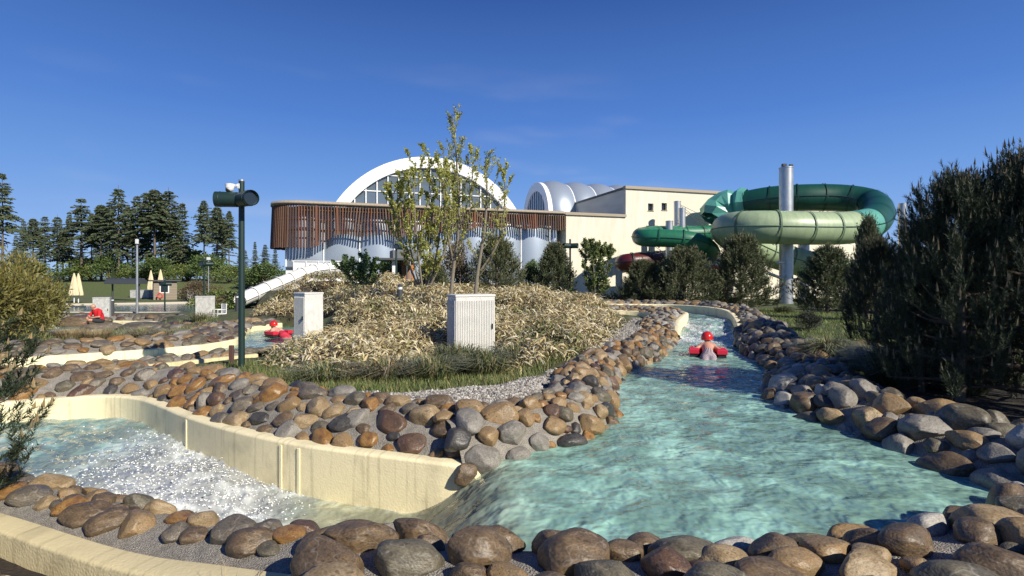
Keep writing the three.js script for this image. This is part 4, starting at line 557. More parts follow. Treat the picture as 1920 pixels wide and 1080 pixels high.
{
  const b1 = gp(842, 17, -0.05), b2 = gp(889, 16.5, -0.05), b3 = gp(795, 22, -0.05), yel = [0.42, 0.42, 0.09];
  leafyTree('birch_tree', 'taller thin pale-barked tree behind the ribbed cabinet, leaning slightly right', b1, 101, [{ pts: [[0, 0, 0], [0.12, 1.6, 0], [0.32, 3.2, 0.05], [0.25, 5.0, 0], [0.12, 6.7, 0]], r0: 0.075, branches: 24, from: 0.3, spread: 0.8, long: 1.3 }, { pts: [[0.15, 1.9, 0], [-0.1, 3.4, 0.2], [-0.15, 5.6, 0.2]], r0: 0.03, branches: 10, from: 0.25, spread: 0.6, long: 0.9 }, { pts: [[0.3, 3.0, 0], [0.7, 4.4, -0.1], [0.72, 5.6, 0]], r0: 0.025, branches: 8, from: 0.2, spread: 0.6, long: 0.8 }], yel, 0.07, 38, 'thin young trees');
  leafyTree('birch_tree', 'shorter thin pale-barked tree behind the ribbed cabinet, with a forked top', b2, 105, [{ pts: [[0, 0, 0], [0.08, 1.4, 0], [0.32, 3.0, 0], [0.4, 4.2, 0.1], [0.35, 5.0, 0.1]], r0: 0.075, branches: 17, from: 0.25, spread: 0.95, long: 1.4 }, { pts: [[0.2, 1.7, 0], [0.8, 2.7, 0.1], [0.95, 4.2, 0.1], [0.9, 4.8, 0]], r0: 0.035, branches: 10, from: 0.25, spread: 0.8, long: 0.9 }], yel, 0.07, 36, 'thin young trees');
  leafyTree('young_tree', 'bushy many-stemmed young tree in fresh leaf before the slat screen', b3, 109, [0, 1, 2, 3, 4, 5].map((i) => ({ pts: [[0, 0, 0], [-0.9 + i * 0.36, 2.0, (i % 3) * 0.4 - 0.4], [-1.35 + i * 0.52, 4.2 - Math.abs(i - 2.5) * 0.2, (i % 3) * 0.5 - 0.5], [-1.4 + i * 0.52, 6.2 - Math.abs(i - 3) * 0.55, 0]], r0: 0.05, branches: 15, from: 0.12, spread: 0.9, long: 1.3 })), [0.38, 0.39, 0.08], 0.095, 66, 'thin young trees');
  leafyTree('young_tree', 'low wide green young tree before the silver cushions', gp(682, 25, -0.05), 113, [0, 1, 2, 3, 4].map((i) => ({ pts: [[0, 0, 0], [-0.6 + i * 0.3, 1.0, (i % 2) * 0.4], [-1.2 + i * 0.6, 2.0 - Math.abs(i - 2) * 0.25, (i % 2) * 0.5]], r0: 0.035, branches: 10, from: 0.15, spread: 1.2, long: 1.0 })), [0.15, 0.24, 0.075], 0.12, 36, 'thin young trees');
  leafyTree('young_tree', 'narrow light green young tree beside the lamp post', gp(1117, 25, -0.05), 117, [0, 1, 2, 3].map((i) => ({ pts: [[0, 0, 0], [-0.3 + i * 0.2, 1.1, (i % 2) * 0.3], [-0.5 + i * 0.35, 2.3, (i % 2) * 0.3], [-0.4 + i * 0.35, 3.0 - i * 0.18, 0]], r0: 0.035, branches: 15, from: 0.1, spread: 0.9, long: 0.9 })), [0.17, 0.22, 0.06], 0.10, 62, 'thin young trees');
}
// --- tall spruces and firs of the wood
function spruceParts(seed, H, bare, slim, open) {
  const r = rng(seed), lv = new Leaves(), wood = [limb([V3(0, -1, 0), V3(0.1, H * 0.5, 0), V3(0, H, 0)], 0.012 * H + 0.04, 0.03, 6)], whorls = Math.round(H * 2.1 * (1 - open * 0.3));
  for (let w = 0; w < whorls; w++) {
    const t = (w + r() * 0.7) / whorls, y = lerp(H * bare, H * 0.99, t), reach = slim * H * (Math.pow(1 - t, 0.75) + 0.03) * (0.65 + 0.6 * r()), nb = 4 + Math.floor(r() * 3);
    if (r() < open * 0.3) continue;
    for (let b = 0; b < nb; b++) {
      const az = b / nb * 6.283 + w * 1.3 + r(), out = V3(Math.cos(az), 0, Math.sin(az)), len = reach * (0.45 + 0.75 * r()) * (0.75 + 0.6 * pn(az * 0.9, y * 0.35, seed)), o = V3(0, y, 0), droop = 0.12 + 0.3 * (1 - t), cv = (u) => out.clone().multiplyScalar(len * u).add(V3(0, y + len * (0.14 * u - droop * u * u + 0.10 * u * u * u * t), 0)), side = V3(-out.z, 0, out.x), n = Math.max(4, Math.round(len * 4.2));
      for (let k = 0; k < n; k++) { const u = 0.15 + 0.85 * (k + r()) / n, p = cv(u); for (const s of [-1, 1]) { const L1 = 0.62 * (1 - u * 0.5) * (0.6 + 0.8 * r()) + 0.22, d = out.clone().multiplyScalar(0.55).addScaledVector(side, s * (0.5 + 0.5 * r())).add(V3(0, -0.25 - 0.4 * r(), 0)).normalize(); lv.leaf(p, d, perp(d, r), L1, 0.22 + 0.14 * r(), tint([0.075, 0.098, 0.042], r, 0.4)); } }
      if (b % 3 === 0 && len > 1) wood.push(rod(o, cv(0.7), 0.035, 0.015, 3));
    }
  }
  return { wood: merge(wood), crown: lv.geo() };
}
{
  const kinds = [spruceParts(201, 20, 0.34, 0.23, 0.2), spruceParts(203, 20, 0.48, 0.22, 0.35), spruceParts(205, 20, 0.26, 0.20, 0.1), spruceParts(207, 20, 0.5, 0.25, 0.7), spruceParts(209, 20, 0.08, 0.26, 0.1), spruceParts(211, 20, 0.4, 0.21, 0.5), spruceParts(213, 20, 0.55, 0.24, 0.3), spruceParts(215, 20, 0.3, 0.24, 0.4)], fol = leafMat(0xffffff, 0.12, 0.8);
  const list = [[4, 322, 84, 3, 'tall open spruce at the edge of the frame'], [-30, 335, 86, 0, 'spruce cut by the frame edge'], [44, 412, 100, 2, 'low spruce right of the tall open one'], [62, 408, 104, 1, 'spruce in the low stretch of the wood, fifth from the edge'], [84, 404, 98, 0, 'spruce in the low stretch of the wood, sixth from the edge'], [108, 402, 100, 1, 'spruce left of the pale-tipped one'], [130, 395, 106, 2, 'spruce just before the pale-tipped one'], [152, 370, 96, 3, 'spruce with a thin open top above the umbrellas'],
    [172, 398, 102, 1, 'spruce right of the open-topped one'], [190, 382, 95, 0, 'spruce left of the highest clump'], [205, 376, 100, 2, 'dense spruce in the highest clump'], [222, 347, 93, 3, 'highest flat-topped spruce left of the silver pole'], [240, 385, 103, 1, 'spruce behind the silver pole'], [258, 366, 94, 0, 'dense spruce just right of the silver pole'], [274, 358, 98, 2, 'dense tall spruce above the pool hut'], [291, 353, 92, 0, 'tall spruce over the left of the pool hut'], [302, 372, 101, 1, 'spruce over the middle of the pool hut'], [316, 351, 95, 1, 'slim tall spruce over the right of the pool hut'], [342, 378, 93, 2, 'single spruce at the gap in the wood'],
    [328, 396, 105, 0, 'spruce deep in the wood before the gap'], [382, 374, 90, 1, 'first spruce after the gap in the wood'], [407, 386, 96, 3, 'thin spruce in the middle of the group after the gap'], [430, 394, 92, 1, 'spruce behind the twin lamp heads'], [416, 402, 102, 0, 'spruce deep in the group after the gap'], [478, 452, 108, 2, 'small far spruce right of the big lamp post'], [497, 458, 104, 0, 'small far spruce beside the hall end'], [516, 462, 110, 2, 'far spruce half hidden by the hall end'], [460, 468, 100, 4, 'low far spruce behind the lamp post'], [212, 500, 78, 4, 'small dark fir standing on the meadow'], [448, 478, 96, 4, 'low far spruce left of the lamp post'], [30, 440, 110, 0, 'low spruce deep in the wood near the frame edge'], [118, 425, 112, 2, 'low spruce deep in the wood'], [180, 430, 112, 0, 'low spruce deep in the wood behind the clump'], [248, 420, 112, 4, 'low spruce deep behind the silver pole'], [310, 425, 112, 4, 'low spruce deep behind the pool hut'], [75, 440, 112, 4, 'low broad spruce deep in the wood'], [280, 440, 110, 4, 'low broad spruce between the tall trunks'], [150, 440, 110, 4, 'low broad spruce below the open-topped one'], [225, 440, 108, 4, 'low broad spruce below the highest one']];
  list.forEach(([px, top, Z, k0, label], i) => { const k = k0 === 4 ? 4 : [k0, k0 === 3 ? 3 : 5, k0, 6, k0, 7][i % 6]; const b = gp(px, Z), h = at(px, top, Z).y - b.y, t = thing('spruce_tree', label, 'spruce tree', b, i * 1.9, 'spruces of the wood'); mesh('trunk', kinds[k].wood, mat.bark, t); mesh('crown', kinds[k].crown, fol, t); const wd = [0.85, 1.15, 1.0, 1.35, 0.95, 1.25, 0.8, 1.1][(i * 5) % 8]; t.scale.set(h / 20 * wd, h / 20, h / 20 * wd); });
}
// --- bamboo ground cover: dry straw-coloured leaves, nobody could count them
{
  const leafG = (() => { const pos = [], idx = [], n = 5; for (let i = 0; i <= n; i++) { const t = i / n, w = 0.5 * Math.pow(Math.sin(Math.PI * clamp(0.06 + 0.94 * t)), 0.75) * (1 - 0.25 * t), y = 0.25 * Math.sin(t * 2.2) - 0.42 * t * t; pos.push(-w * 0.15, y + 0.02 * w, t, w * 0.15, y + 0.02 * w, t); if (i) { const a = (i - 1) * 2; idx.push(a, a + 1, a + 2, a + 1, a + 3, a + 2); } } return geoOf(pos, idx); })();
  const r = rng(301), ms = [], cs = [], dummy = new THREE.Object3D(), cols = [[0.62, 0.52, 0.30], [0.70, 0.62, 0.40], [0.52, 0.41, 0.20], [0.38, 0.29, 0.13], [0.26, 0.24, 0.08], [0.76, 0.69, 0.50]];
  const cover = (x, z) => { const d = -sasa.d(x, z); return d > 0 ? Math.min(1, 0.30 + d * 1.1) : 0; };
  for (let n = 0; n < 200000 && ms.length < 52000; n++) { // each culm carries a drooping fan of leaves
    const z = 8.3 + Math.pow(r(), 1.5) * 22.8, x = lerp(-13, 3.8, r()), c = cover(x, z); if (!c) continue; if ([[-0.95, 12, 0.75], [-6.15, 16, 0.6]].some(([cx, cz, cr]) => Math.hypot(x - cx, z - cz) < cr)) continue;
    const patch = fbm(x * 1.0, z * 1.0, 11, 3), hum = 0.5 + 0.8 * fbm(x * 0.8, z * 0.8, 4, 3) + 0.5 * fbm(x * 2.6, z * 2.6, 7, 2), h = c * (0.22 + 0.55 * hum) * (1 - 0.5 * Math.pow(r(), 2.2)); if (patch > 0.24 && r() < 0.8) continue;
    const far = 1 + Math.max(0, z - 12) * 0.018, fan = 4 + Math.floor(r() * 5), a0 = r() * 6.283, lean = (r() - 0.5) * 0.5, gy = baseY(x, z), green = fbm(x * 0.6, z * 0.6, 20, 2) > 0.16 && r() < 0.5, tone = Math.floor(Math.pow(r(), 1.1) * cols.length), up = r();
    for (let k = 0; k < fan; k++) {
      const s = (0.15 + 0.15 * r()) * far, a = a0 + k * 2.4 + r() * 0.7; dummy.position.set(x + Math.sin(a) * 0.03, gy + Math.max(0.05, h - k * 0.025), -z + Math.cos(a) * 0.03); dummy.rotation.set(lerp(-0.7, 0.75, r()) + lean * 0.6 - 0.15 * up, a, (r() - 0.5) * 1.2, 'YXZ'); dummy.scale.set(s * (0.75 + 0.5 * r()), s * (0.6 + 0.9 * r()), s); dummy.updateMatrix(); ms.push(dummy.matrix.clone());
      const q = cols[r() < 0.65 ? tone : Math.floor(r() * cols.length)], kk = 0.7 + 0.55 * r(); cs.push(green && r() < 0.8 ? L(0.13 * kk, 0.155 * kk, 0.04 * kk) : L(q[0] * kk, q[1] * kk, q[2] * kk));
    }
  }
  const im = new THREE.InstancedMesh(leafG, P(0xffffff, 0.7, { transmission: 0.22, side: THREE.DoubleSide }), ms.length); ms.forEach((m, i) => { im.setMatrixAt(i, m); im.setColorAt(i, cs[i]); }); im.name = 'bamboo_ground_cover'; im.userData = { kind: 'stuff', label: 'dry straw coloured low bamboo covering the mound', category: 'ground cover' }; shade(im); scene.add(im);
}
// --- grass blades
const bladeG = geoOf([-0.5, 0, 0, 0.5, 0, 0, -0.35, 0.5, 0.12, 0.35, 0.5, 0.12, 0, 1, 0.45], [0, 1, 2, 1, 3, 2, 2, 3, 4]);
function grass(name, label, seed, n, region, hgt, wid, colours) {
  const r = rng(seed), ms = [], cs = [], d = new THREE.Object3D(); for (let k = 0; k < n * 4 && ms.length < n; k++) { const q = region(r); if (!q) continue; const [x, z, f = 1] = q, hh = hgt * f * (0.5 + 0.8 * r()); d.position.set(x, groundY(x, z) - 0.01, -z); d.rotation.set((r() - 0.5) * 0.7, r() * 6.283, (r() - 0.5) * 0.7, 'YXZ'); d.scale.set(wid * (0.7 + 0.6 * r()), hh, hh); d.updateMatrix(); ms.push(d.matrix.clone()); const c = colours[Math.floor(r() * colours.length)], kk = 0.7 + 0.6 * r(); cs.push(L(c[0] * kk, c[1] * kk, c[2] * kk)); }
  const im = new THREE.InstancedMesh(bladeG, P(0xffffff, 0.7, { transmission: 0.3, side: THREE.DoubleSide }), ms.length); ms.forEach((m, i) => { im.setMatrixAt(i, m); im.setColorAt(i, cs[i]); }); im.name = name; im.userData = { kind: 'stuff', label, category: 'grass' }; shade(im); scene.add(im);
}
const G1 = [[0.14, 0.20, 0.045], [0.10, 0.16, 0.04], [0.22, 0.23, 0.07], [0.32, 0.28, 0.12]];
grass('grass', 'green grass fringe in front of the bamboo bed', 401, 15000, (r) => { const x = lerp(-6.2, 1.4, r()), z = lerp(6.8, 11, r()), ds = sasa.d(x, z), dg = gravel1.d(x, z); return ds > -0.35 && ds < 1.6 && dg > -0.12 + 0.2 * fbm(x * 2, z * 2) && (dg > 0.1 || r() < 0.35) && river1.d(x, z) > 1.15 ? [x, z, 0.6 + 0.5 * smooth(0.8 - ds, 0, 0.8)] : null; }, 0.17, 0.011, G1);
grass('lawn_grass', 'sunlit lawn grass beside the upper rapids', 405, 26000, (r) => { const z = lerp(7.5, 30, Math.pow(r(), 1.2)), x = lerp(4.5, 15, r()); return river1.d(x, z) > 1.1 && gravel2.d(x, z) > 0 && sasa.d(x, z) > 0 && (z > 8.6 || r() < 0.35) && x > 3.2 + z * 0.1 ? [x, z, 1] : null; }, 0.10, 0.016, [[0.15, 0.21, 0.035], [0.18, 0.23, 0.04], [0.24, 0.25, 0.07], [0.12, 0.18, 0.035]]);
grass('meadow_grass', 'green grass between the stream banks and the far basin', 409, 12000, (r) => { const z = lerp(13.5, 30, r()), x = lerp(-24, -9, r()); return river2.d(x, z) > 1.3 && pond.d(x, z) > 1.4 && x < -z * 0.55 ? [x, z, 1] : null; }, 0.16, 0.025, [...G1, [0.26, 0.22, 0.12]]);
grass('mound_grass', 'mixed grass behind the bamboo bed', 413, 9000, (r) => { const z = lerp(18, 31, r()), x = lerp(-4, 8, r()); return sasa.d(x, z) > -0.2 && river1.d(x, z) > 1.2 ? [x, z, 1] : null; }, 0.18, 0.03, [...G1, [0.26, 0.22, 0.12]]);
// --- gravel, mulch
function pebbles(name, label, category, seed, n, region, size, colours, flat = 0.6) {
  const r = rng(seed), ms = [], cs = [], d = new THREE.Object3D(); for (let k = 0; k < n * 6 && ms.length < n; k++) { const q = region(r); if (!q) continue; const [x, z] = q, s = size * (0.5 + 0.9 * r()); d.position.set(x, groundY(x, z) + s * 0.1, -z); d.rotation.set(r() * 6, r() * 6, r() * 6); d.scale.set(s, s * flat, s * 0.8); d.updateMatrix(); ms.push(d.matrix.clone()); const c = colours[Math.floor(r() * colours.length)], kk = 0.7 + 0.6 * r(); cs.push(L(c[0] * kk, c[1] * kk, c[2] * kk)); }
  const g = new THREE.DodecahedronGeometry(1, 0), im = new THREE.InstancedMesh(g, S(0xffffff, 0.9), ms.length); ms.forEach((m, i) => { im.setMatrixAt(i, m); im.setColorAt(i, cs[i]); }); im.name = name; im.userData = { kind: 'stuff', label, category }; shade(im); scene.add(im);
}
const GR = [[0.34, 0.32, 0.29], [0.25, 0.23, 0.21], [0.46, 0.44, 0.40], [0.17, 0.155, 0.14]];
pebbles('gravel', 'pale gravel strip behind the island cobbles', 'gravel', 501, 22000, (r) => { const z = 5.6 + 11.5 * Math.pow(r(), 1.8), x = lerp(-8.5, 4.6, r()); return gravel1.d(x, z) < 0.05 + 0.2 * pn(x * 2, z * 2) ? [x, z] : null; }, 0.021, GR);
pebbles('gravel', 'pale gravel beside the shaded cobble bank', 'gravel', 503, 2500, (r) => { const x = lerp(4.5, 7.5, r()), z = lerp(7, 13.2, r()); return gravel2.d(x, z) < 0 ? [x, z] : null; }, 0.03, GR); scene.children[scene.children.length - 1].name = 'gravel_001';
pebbles('bark_mulch', 'dark bark mulch under the near cobble wall', 'mulch', 507, 5000, (r) => { const x = lerp(-4.2, -0.6, r()), z = lerp(1.5, 3.6, r()); return river1.d(x, z) > 0.72 ? [x, z] : null; }, 0.028, [[0.07, 0.05, 0.035], [0.04, 0.03, 0.025], [0.12, 0.09, 0.06], [0.3, 0.26, 0.2]], 0.3);
// --- sedge clumps, each a plant
function sedge(label, p, R, H, n, seed, cols, cut, group = 'sedge clumps', wid = 1) {
  const r = rng(seed), lv = new Leaves(); for (let i = 0; i < n; i++) { const a = r() * 6.283, q = Math.sqrt(r()), o = V3(Math.cos(a) * R * 0.45 * q, 0, Math.sin(a) * R * 0.45 * q), lean = (0.15 + 0.85 * q) * (0.6 + 0.6 * r()), h = H * (cut ? 0.85 + 0.15 * r() : 0.6 + 0.55 * r()), a2 = a + (r() - 0.5) * 1.2, out = V3(Math.cos(a2), 0, Math.sin(a2)), m = o.clone().addScaledVector(out, R * 0.3 * lean).add(V3(0, h * 0.7, 0)), e = cut ? o.clone().addScaledVector(out, R * 0.35 * lean).add(V3(0, h, 0)) : o.clone().addScaledVector(out, R * lean).add(V3(0, h * (1 - 0.4 * lean), 0)), w = V3(-out.z, 0, out.x).multiplyScalar((0.005 + 0.004 * r()) * wid), c = tint(cols[Math.floor(r() * cols.length)], r, 0.3); lv.tri(o.clone().add(w), o.clone().sub(w), m.clone().sub(w), c); lv.tri(o.clone().add(w), m.clone().sub(w), m.clone().add(w), c); lv.tri(m.clone().add(w), m.clone().sub(w), e, c); }
  const t = mesh('sedge_clump', lv.geo(), leaf1, scene); t.position.copy(p); tag(t, label, 'sedge clump', group);
}
const SG = [[0.17, 0.20, 0.07], [0.12, 0.16, 0.05], [0.26, 0.25, 0.11], [0.36, 0.31, 0.17]], SD = [[0.36, 0.28, 0.16], [0.28, 0.21, 0.11], [0.42, 0.35, 0.22]], SO = [[0.09, 0.125, 0.04], [0.12, 0.15, 0.045], [0.20, 0.18, 0.07]];
sedge('feathery pale green sedge clump nearest the gravel of the shaded bank', onGround(5.45, 9.2), 0.55, 0.55, 1300, 601, SG); sedge('round green sedge clump behind the feathery one', onGround(5.85, 8.7), 0.5, 0.45, 1200, 603, SG); sedge('large dark green sedge mound over the big cobbles', onGround(5.45, 7.5), 0.75, 0.6, 1700, 605, SO); sedge('clipped straw sedge clump behind the dark mound', onGround(6.3, 9.3), 0.42, 0.42, 1000, 607, SD, true); sedge('second clipped straw sedge clump beside the pines', onGround(6.25, 8.6), 0.36, 0.34, 800, 609, SD, true); sedge('low bright sedge clump at the pine shade edge', onGround(5.9, 7.0), 0.55, 0.35, 1000, 611, SG);
sedge('small sedge tuft on the lawn before the columns', gp(1468, 24), 0.6, 0.4, 500, 613, SO);
sedge('dark leafy sedge clump in the shade of the ribbed cabinet', onGround(-0.95, 9.5), 0.7, 0.6, 500, 615, SO); sedge('arching sedge clump in front of the ribbed cabinet', onGround(-0.45, 9.0), 0.6, 0.55, 450, 617, SG); sedge('brownish sedge clump at the edge of the bamboo bed', onGround(-1.9, 8.4), 0.7, 0.4, 380, 619, [...SD, ...SO]); sedge('drooping sedge clump beside the gravel before the cabinet', onGround(-1.2, 8.2), 0.65, 0.4, 380, 621, [...SG, ...SO]); sedge('green sedge clump at the foot of the bamboo left of the cabinet', onGround(-2.9, 8.3), 0.65, 0.35, 350, 623, SG); sedge('tall thin grass clump at the right corner of the ribbed cabinet', onGround(0.0, 9.6), 0.5, 0.6, 260, 625, SG);
[[-14.5, 17.5, 'straw clump on the bank below the thicket'], [-13.4, 17.2, 'straw clump beside the flat pale stone'], [-15.4, 18.6, 'taller straw clump below the thicket']].forEach(([x, z, l], i) => sedge(l, onGround(x, z), 0.7, 0.36, 600, 631 + i, SD, true, 'straw clumps')); [[-12.2, 17.6, 'green rush clump before the far basin'], [-11.2, 17.4, 'green rush clump in the middle of the stream bank'], [-10.3, 17.2, 'green rush clump nearest the stream bend'], [-13.0, 18.8, 'green rush clump behind the others before the basin']].forEach(([x, z, l], i) => sedge(l, onGround(x, z), 0.7, 0.42, 500, 641 + i, [...SG, ...SD], false, 'rush clumps'));
sedge('grass tuft at the foot of the pale concrete cabinet', onGround(-14.9, 25.6), 0.8, 0.7, 500, 651, SG); sedge('grass sprigs growing out of the near mulch', onGround(-1.2, 2.25), 0.35, 0.36, 26, 655, SD, false, 'sedge clumps', 0.35);
// ---------------------------------------------------------------- lamps, cabinets, hut and other furniture
function lampPost(label, p, H, turn, withCam) {
  const t = thing('lamp_post', label, 'lamp post', p, turn, 'twin-head lamp posts');
  mesh('pole', cyl(0.052, 0.062, H + 0.4, 0, -0.4, 0), mat.darkGreen, t); mesh('pole_cap', cyl(0.056, 0.056, 0.03, 0, H, 0), mat.steel, t); mesh('base_plate', cyl(0.1, 0.1, 0.05, 0, 0, 0), mat.darkGreen, t);
  for (const s of [-1, 1]) { const g = new THREE.LatheGeometry([[0.0, 0.0], [0.14, 0.0], [0.144, 0.02], [0.148, 0.40], [0.139, 0.40], [0.136, 0.33], [0.0, 0.32]].map(([x, y]) => new THREE.Vector2(x, y)), 32).rotateZ(-s * Math.PI / 2).translate(s * 0.045, 0, 0).rotateY(-s * 0.42).translate(0, H - 0.36, 0.03); const h = mesh('lamp_head', g, mat.darkGreen, t); mesh('lens', cyl(0.134, 0.134, 0.02, 0, 0, 0, 28).rotateZ(Math.PI / 2).translate(s * 0.385, 0, 0).rotateY(-s * 0.42).translate(0, H - 0.36, 0.03), mat.glassDark, h); mesh('collar', new THREE.TorusGeometry(0.146, 0.008, 6, 28).rotateY(Math.PI / 2).translate(s * 0.36, 0, 0).rotateY(-s * 0.42).translate(0, H - 0.36, 0.03), mat.darkGreen, h); }
  if (withCam) { const c = mesh('dome_camera', merge([new THREE.SphereGeometry(0.075, 20, 14).scale(1, 1, 1).translate(-0.18, H - 0.14, 0.1), cyl(0.085, 0.08, 0.08, -0.18, H - 0.14, 0.1), rbox(0.12, 0.05, 0.05, -0.09, H - 0.09, 0.06, 0.01), rbox(0.06, 0.1, 0.06, -0.03, H - 0.1, 0.03, 0.01)]), mat.whitePlastic, t); mesh('dome_lens', new THREE.SphereGeometry(0.05, 16, 12).translate(-0.19, H - 0.175, 0.13), mat.black, c); }
  return t;
}
lampPost('dark green twin-head lamp post with white dome camera at the gravel bank', gp(453, 10.3), at(455, 340, 10.3).y - gp(453, 10.3).y, -0.25, true);
lampPost('dark green twin-head lamp post beside the slim conifer', gp(1069, 30), at(1070, 449, 30).y - gp(1069, 30).y, 0.1);
lampPost('dark twin-head lamp post behind the pale concrete cabinet', gp(383, 33), at(383, 484, 33).y - gp(383, 33).y, 1.2); lampPost('dark lamp post beside the kiosk', gp(743, 30), at(743, 451, 30).y - gp(743, 30).y, 1.3); lampPost('short dark lamp post at the edge of the bathing pool', gp(309, 42), at(309, 524, 42).y - gp(309, 42).y, 1.0);
function cabinet(label, p, w, d, h, turn, ribs, m) {
  const t = thing('electrical_cabinet', label, 'cabinet', p, turn, 'outdoor cabinets'); mesh('plinth', box(w - 0.04, 0.3, d - 0.04, 0, -0.1, 0), mat.mortar, t); mesh('body', rbox(w, h - 0.05, d, 0, h / 2 + 0.025, 0, 0.012), m, t); mesh('lid', rbox(w + 0.03, 0.05, d + 0.03, 0, h + 0.026, 0, 0.012), m, t);
  const face = (len, z, rot, n) => { for (let i = 0; i < n; i++) { const x = -len / 2 + (i + 0.5) * len / n; mesh('rib', rbox(len / n * 0.55, h - 0.16, 0.022, x, h / 2, z + 0.006, 0.006).rotateY(rot), m, t); } };
  if (ribs) { face(w - 0.04, d / 2, 0, ribs); face(d - 0.04, w / 2, -Math.PI / 2, Math.round(ribs * d / w)); face(w - 0.04, d / 2, Math.PI, ribs); }
  mesh('lock', rbox(0.03, 0.12, 0.03, w / 2 - 0.08, h * 0.5, d / 2 + 0.03, 0.008), mat.black, t); return t;
}
const cabW = S(L(0.74, 0.73, 0.69), 0.55, { map: withRep(grainMap, 1, 1) }), cabG = S(L(0.68, 0.68, 0.65), 0.8, { map: withRep(speckMap, 0.8, 0.8) });
cabinet('large ribbed white cabinet in the middle of the bamboo bed', V3(-0.92, 1.24, -12), 0.95, 0.5, 1.33, 0.50, 22, cabW); cabinet('narrow ribbed white cabinet at the stream beside the second swimmer', V3(-6.1, 1.1, -16), 0.55, 0.62, 1.40, -0.62, 12, cabW);
cabinet('plain pale concrete cabinet before the lamp on the stream bank', V3(-14.95, 0.72, -26), 0.82, 0.6, 1.32, 0.5, 0, cabG); cabinet('plain pale cabinet behind the sitting man', V3(-22.6, 0.6, -29.4), 0.75, 0.55, 1.25, 0.5, 0, cabG); cabinet('small pale cabinet on the far side of the bathing pool', gp(268, 66), 2.2, 1.4, 0.95, 0.1, 0, cabG); cabinet('small pale cabinet right of the pool hut', gp(361, 63), 0.9, 0.8, 1.2, 0.2, 0, cabG);
function bollard(label, p, h, r, m) { const t = thing('bollard_light', label, 'bollard', p, 0, 'bollards'); mesh('post', cyl(r, r, h, 0, -0.1, 0), m, t); mesh('light_band', cyl(r * 0.8, r * 0.8, 0.1, 0, h - 0.1, 0), mat.whitePlastic, t); mesh('cap', cyl(r * 0.2, r * 1.15, 0.08, 0, h, 0), m, t); }
bollard('grey bollard light between leaves in the bamboo bed', gp(750, 18, 0.25), 0.7, 0.1, mat.darkMetal); bollard('grey bollard light at the foot of the tallest steel column', gp(1524, 31), 0.85, 0.13, S(L(0.3, 0.3, 0.3), 0.6)); bollard('grey bollard light beside the white chair', gp(446, 26), 0.75, 0.12, mat.darkMetal); bollard('grey bollard light at the near edge of the bathing pool', gp(211, 39), 1.1, 0.11, mat.darkMetal);
{ const t = thing('marker_post', 'short rusty brown post left of the big lamp post', 'post', gp(434, 11.2)); mesh('post', rbox(0.09, 0.42, 0.06, 0, 0.17, 0, 0.01), S(L(0.10, 0.05, 0.04), 0.8), t); }
{ const p = gp(257, 40), h = at(257, 448, 40).y - p.y, t = thing('mast', 'slim silver mast at the edge of the bathing pool', 'mast', p); mesh('pole', cyl(0.07, 0.09, h + 0.3, 0, -0.3, 0), mat.steel, t); mesh('floodlight', rbox(0.2, 0.35, 0.14, 0.06, h - 0.2, 0.1, 0.02), mat.whitePlastic, t); }
{ const p = gp(391, 60), h = at(391, 485, 60).y - p.y, t = thing('mast', 'thin pale mast behind the second lamp', 'mast', p); mesh('pole', cyl(0.05, 0.06, h + 0.3, 0, -0.3, 0), mat.steel, t); mesh('top', rbox(0.3, 0.3, 0.3, 0, h, 0, 0.02), mat.whitePlastic, t); }
{ // pool hut
  const t = thing('pool_hut', 'small wooden hut with white windows behind the bathing pool', 'hut', gp(309, 64), 0.62), w = 2.3, d = 2.6, h = 2.15, ply = [S(L(0.30, 0.25, 0.19), 0.85), S(L(0.26, 0.215, 0.165), 0.85)];
  for (let i = 0; i < 14; i++) { const y = (i + 0.5) * h / 14; for (const [ww, x, z, r] of [[w, 0, d / 2, 0], [w, 0, -d / 2, 0]]) mesh('board', rbox(ww, h / 14 - 0.012, 0.05, x, y, z, 0.006), ply[i % 2], t); for (const s of [-1, 1]) mesh('board', rbox(0.05, h / 14 - 0.012, d - 0.06, s * w / 2, y, 0, 0.006), ply[i % 2], t); }
  mesh('roof', rbox(w + 0.9, 0.16, d + 0.8, 0, h + 0.1, 0, 0.03), mat.darkMetal, t);
  const win = (g) => { const f = mesh('window', g(box(0.95, 1.05, 0.07)), mat.whitePlastic, t); mesh('pane', g(box(0.72, 0.82, 0.09)), mat.glassDark, f); }; win((g) => g.translate(-0.1, 1.3, d / 2 + 0.04)); win((g) => g.rotateY(-Math.PI / 2).translate(-w / 2 - 0.04, 1.3, 0.2));
  const lb = mesh('life_ring', new THREE.TorusGeometry(0.28, 0.075, 10, 24), S(L(0.65, 0.07, 0.04), 0.5), scene); lb.position.copy(t.position).add(V3(0.75, 0.5, 2.0)); tag(lb, 'orange life ring leaning on the pool hut', 'life ring');
}
function parasol(label, p, h, s = 1) { const t = thing('closed_parasol', label, 'parasol', p, 0, 'closed parasols'), pos = [], idx = [], n = 20, m = 10; for (let j = 0; j <= m; j++) { const v = j / m, R = 0.04 + 0.42 * Math.pow(v, 0.9) * (v > 0.92 ? 0.9 : 1); for (let i = 0; i <= n; i++) { const a = i / n * 6.283, rr = R * (1 + 0.22 * Math.cos(a * 6 + v)); pos.push(Math.cos(a) * rr, h - v * (h - 0.75), Math.sin(a) * rr); } } for (let j = 0; j < m; j++) for (let i = 0; i < n; i++) { const a = j * (n + 1) + i; idx.push(a, a + 1, a + n + 1, a + 1, a + n + 2, a + n + 1); } mesh('canopy', geoOf(pos, idx), S(L(0.66, 0.56, 0.36), 0.85, { side: THREE.DoubleSide }), t); mesh('pole', cyl(0.05, 0.05, h, 0, 0, 0, 8), mat.whitePlastic, t); t.scale.setScalar(s); }
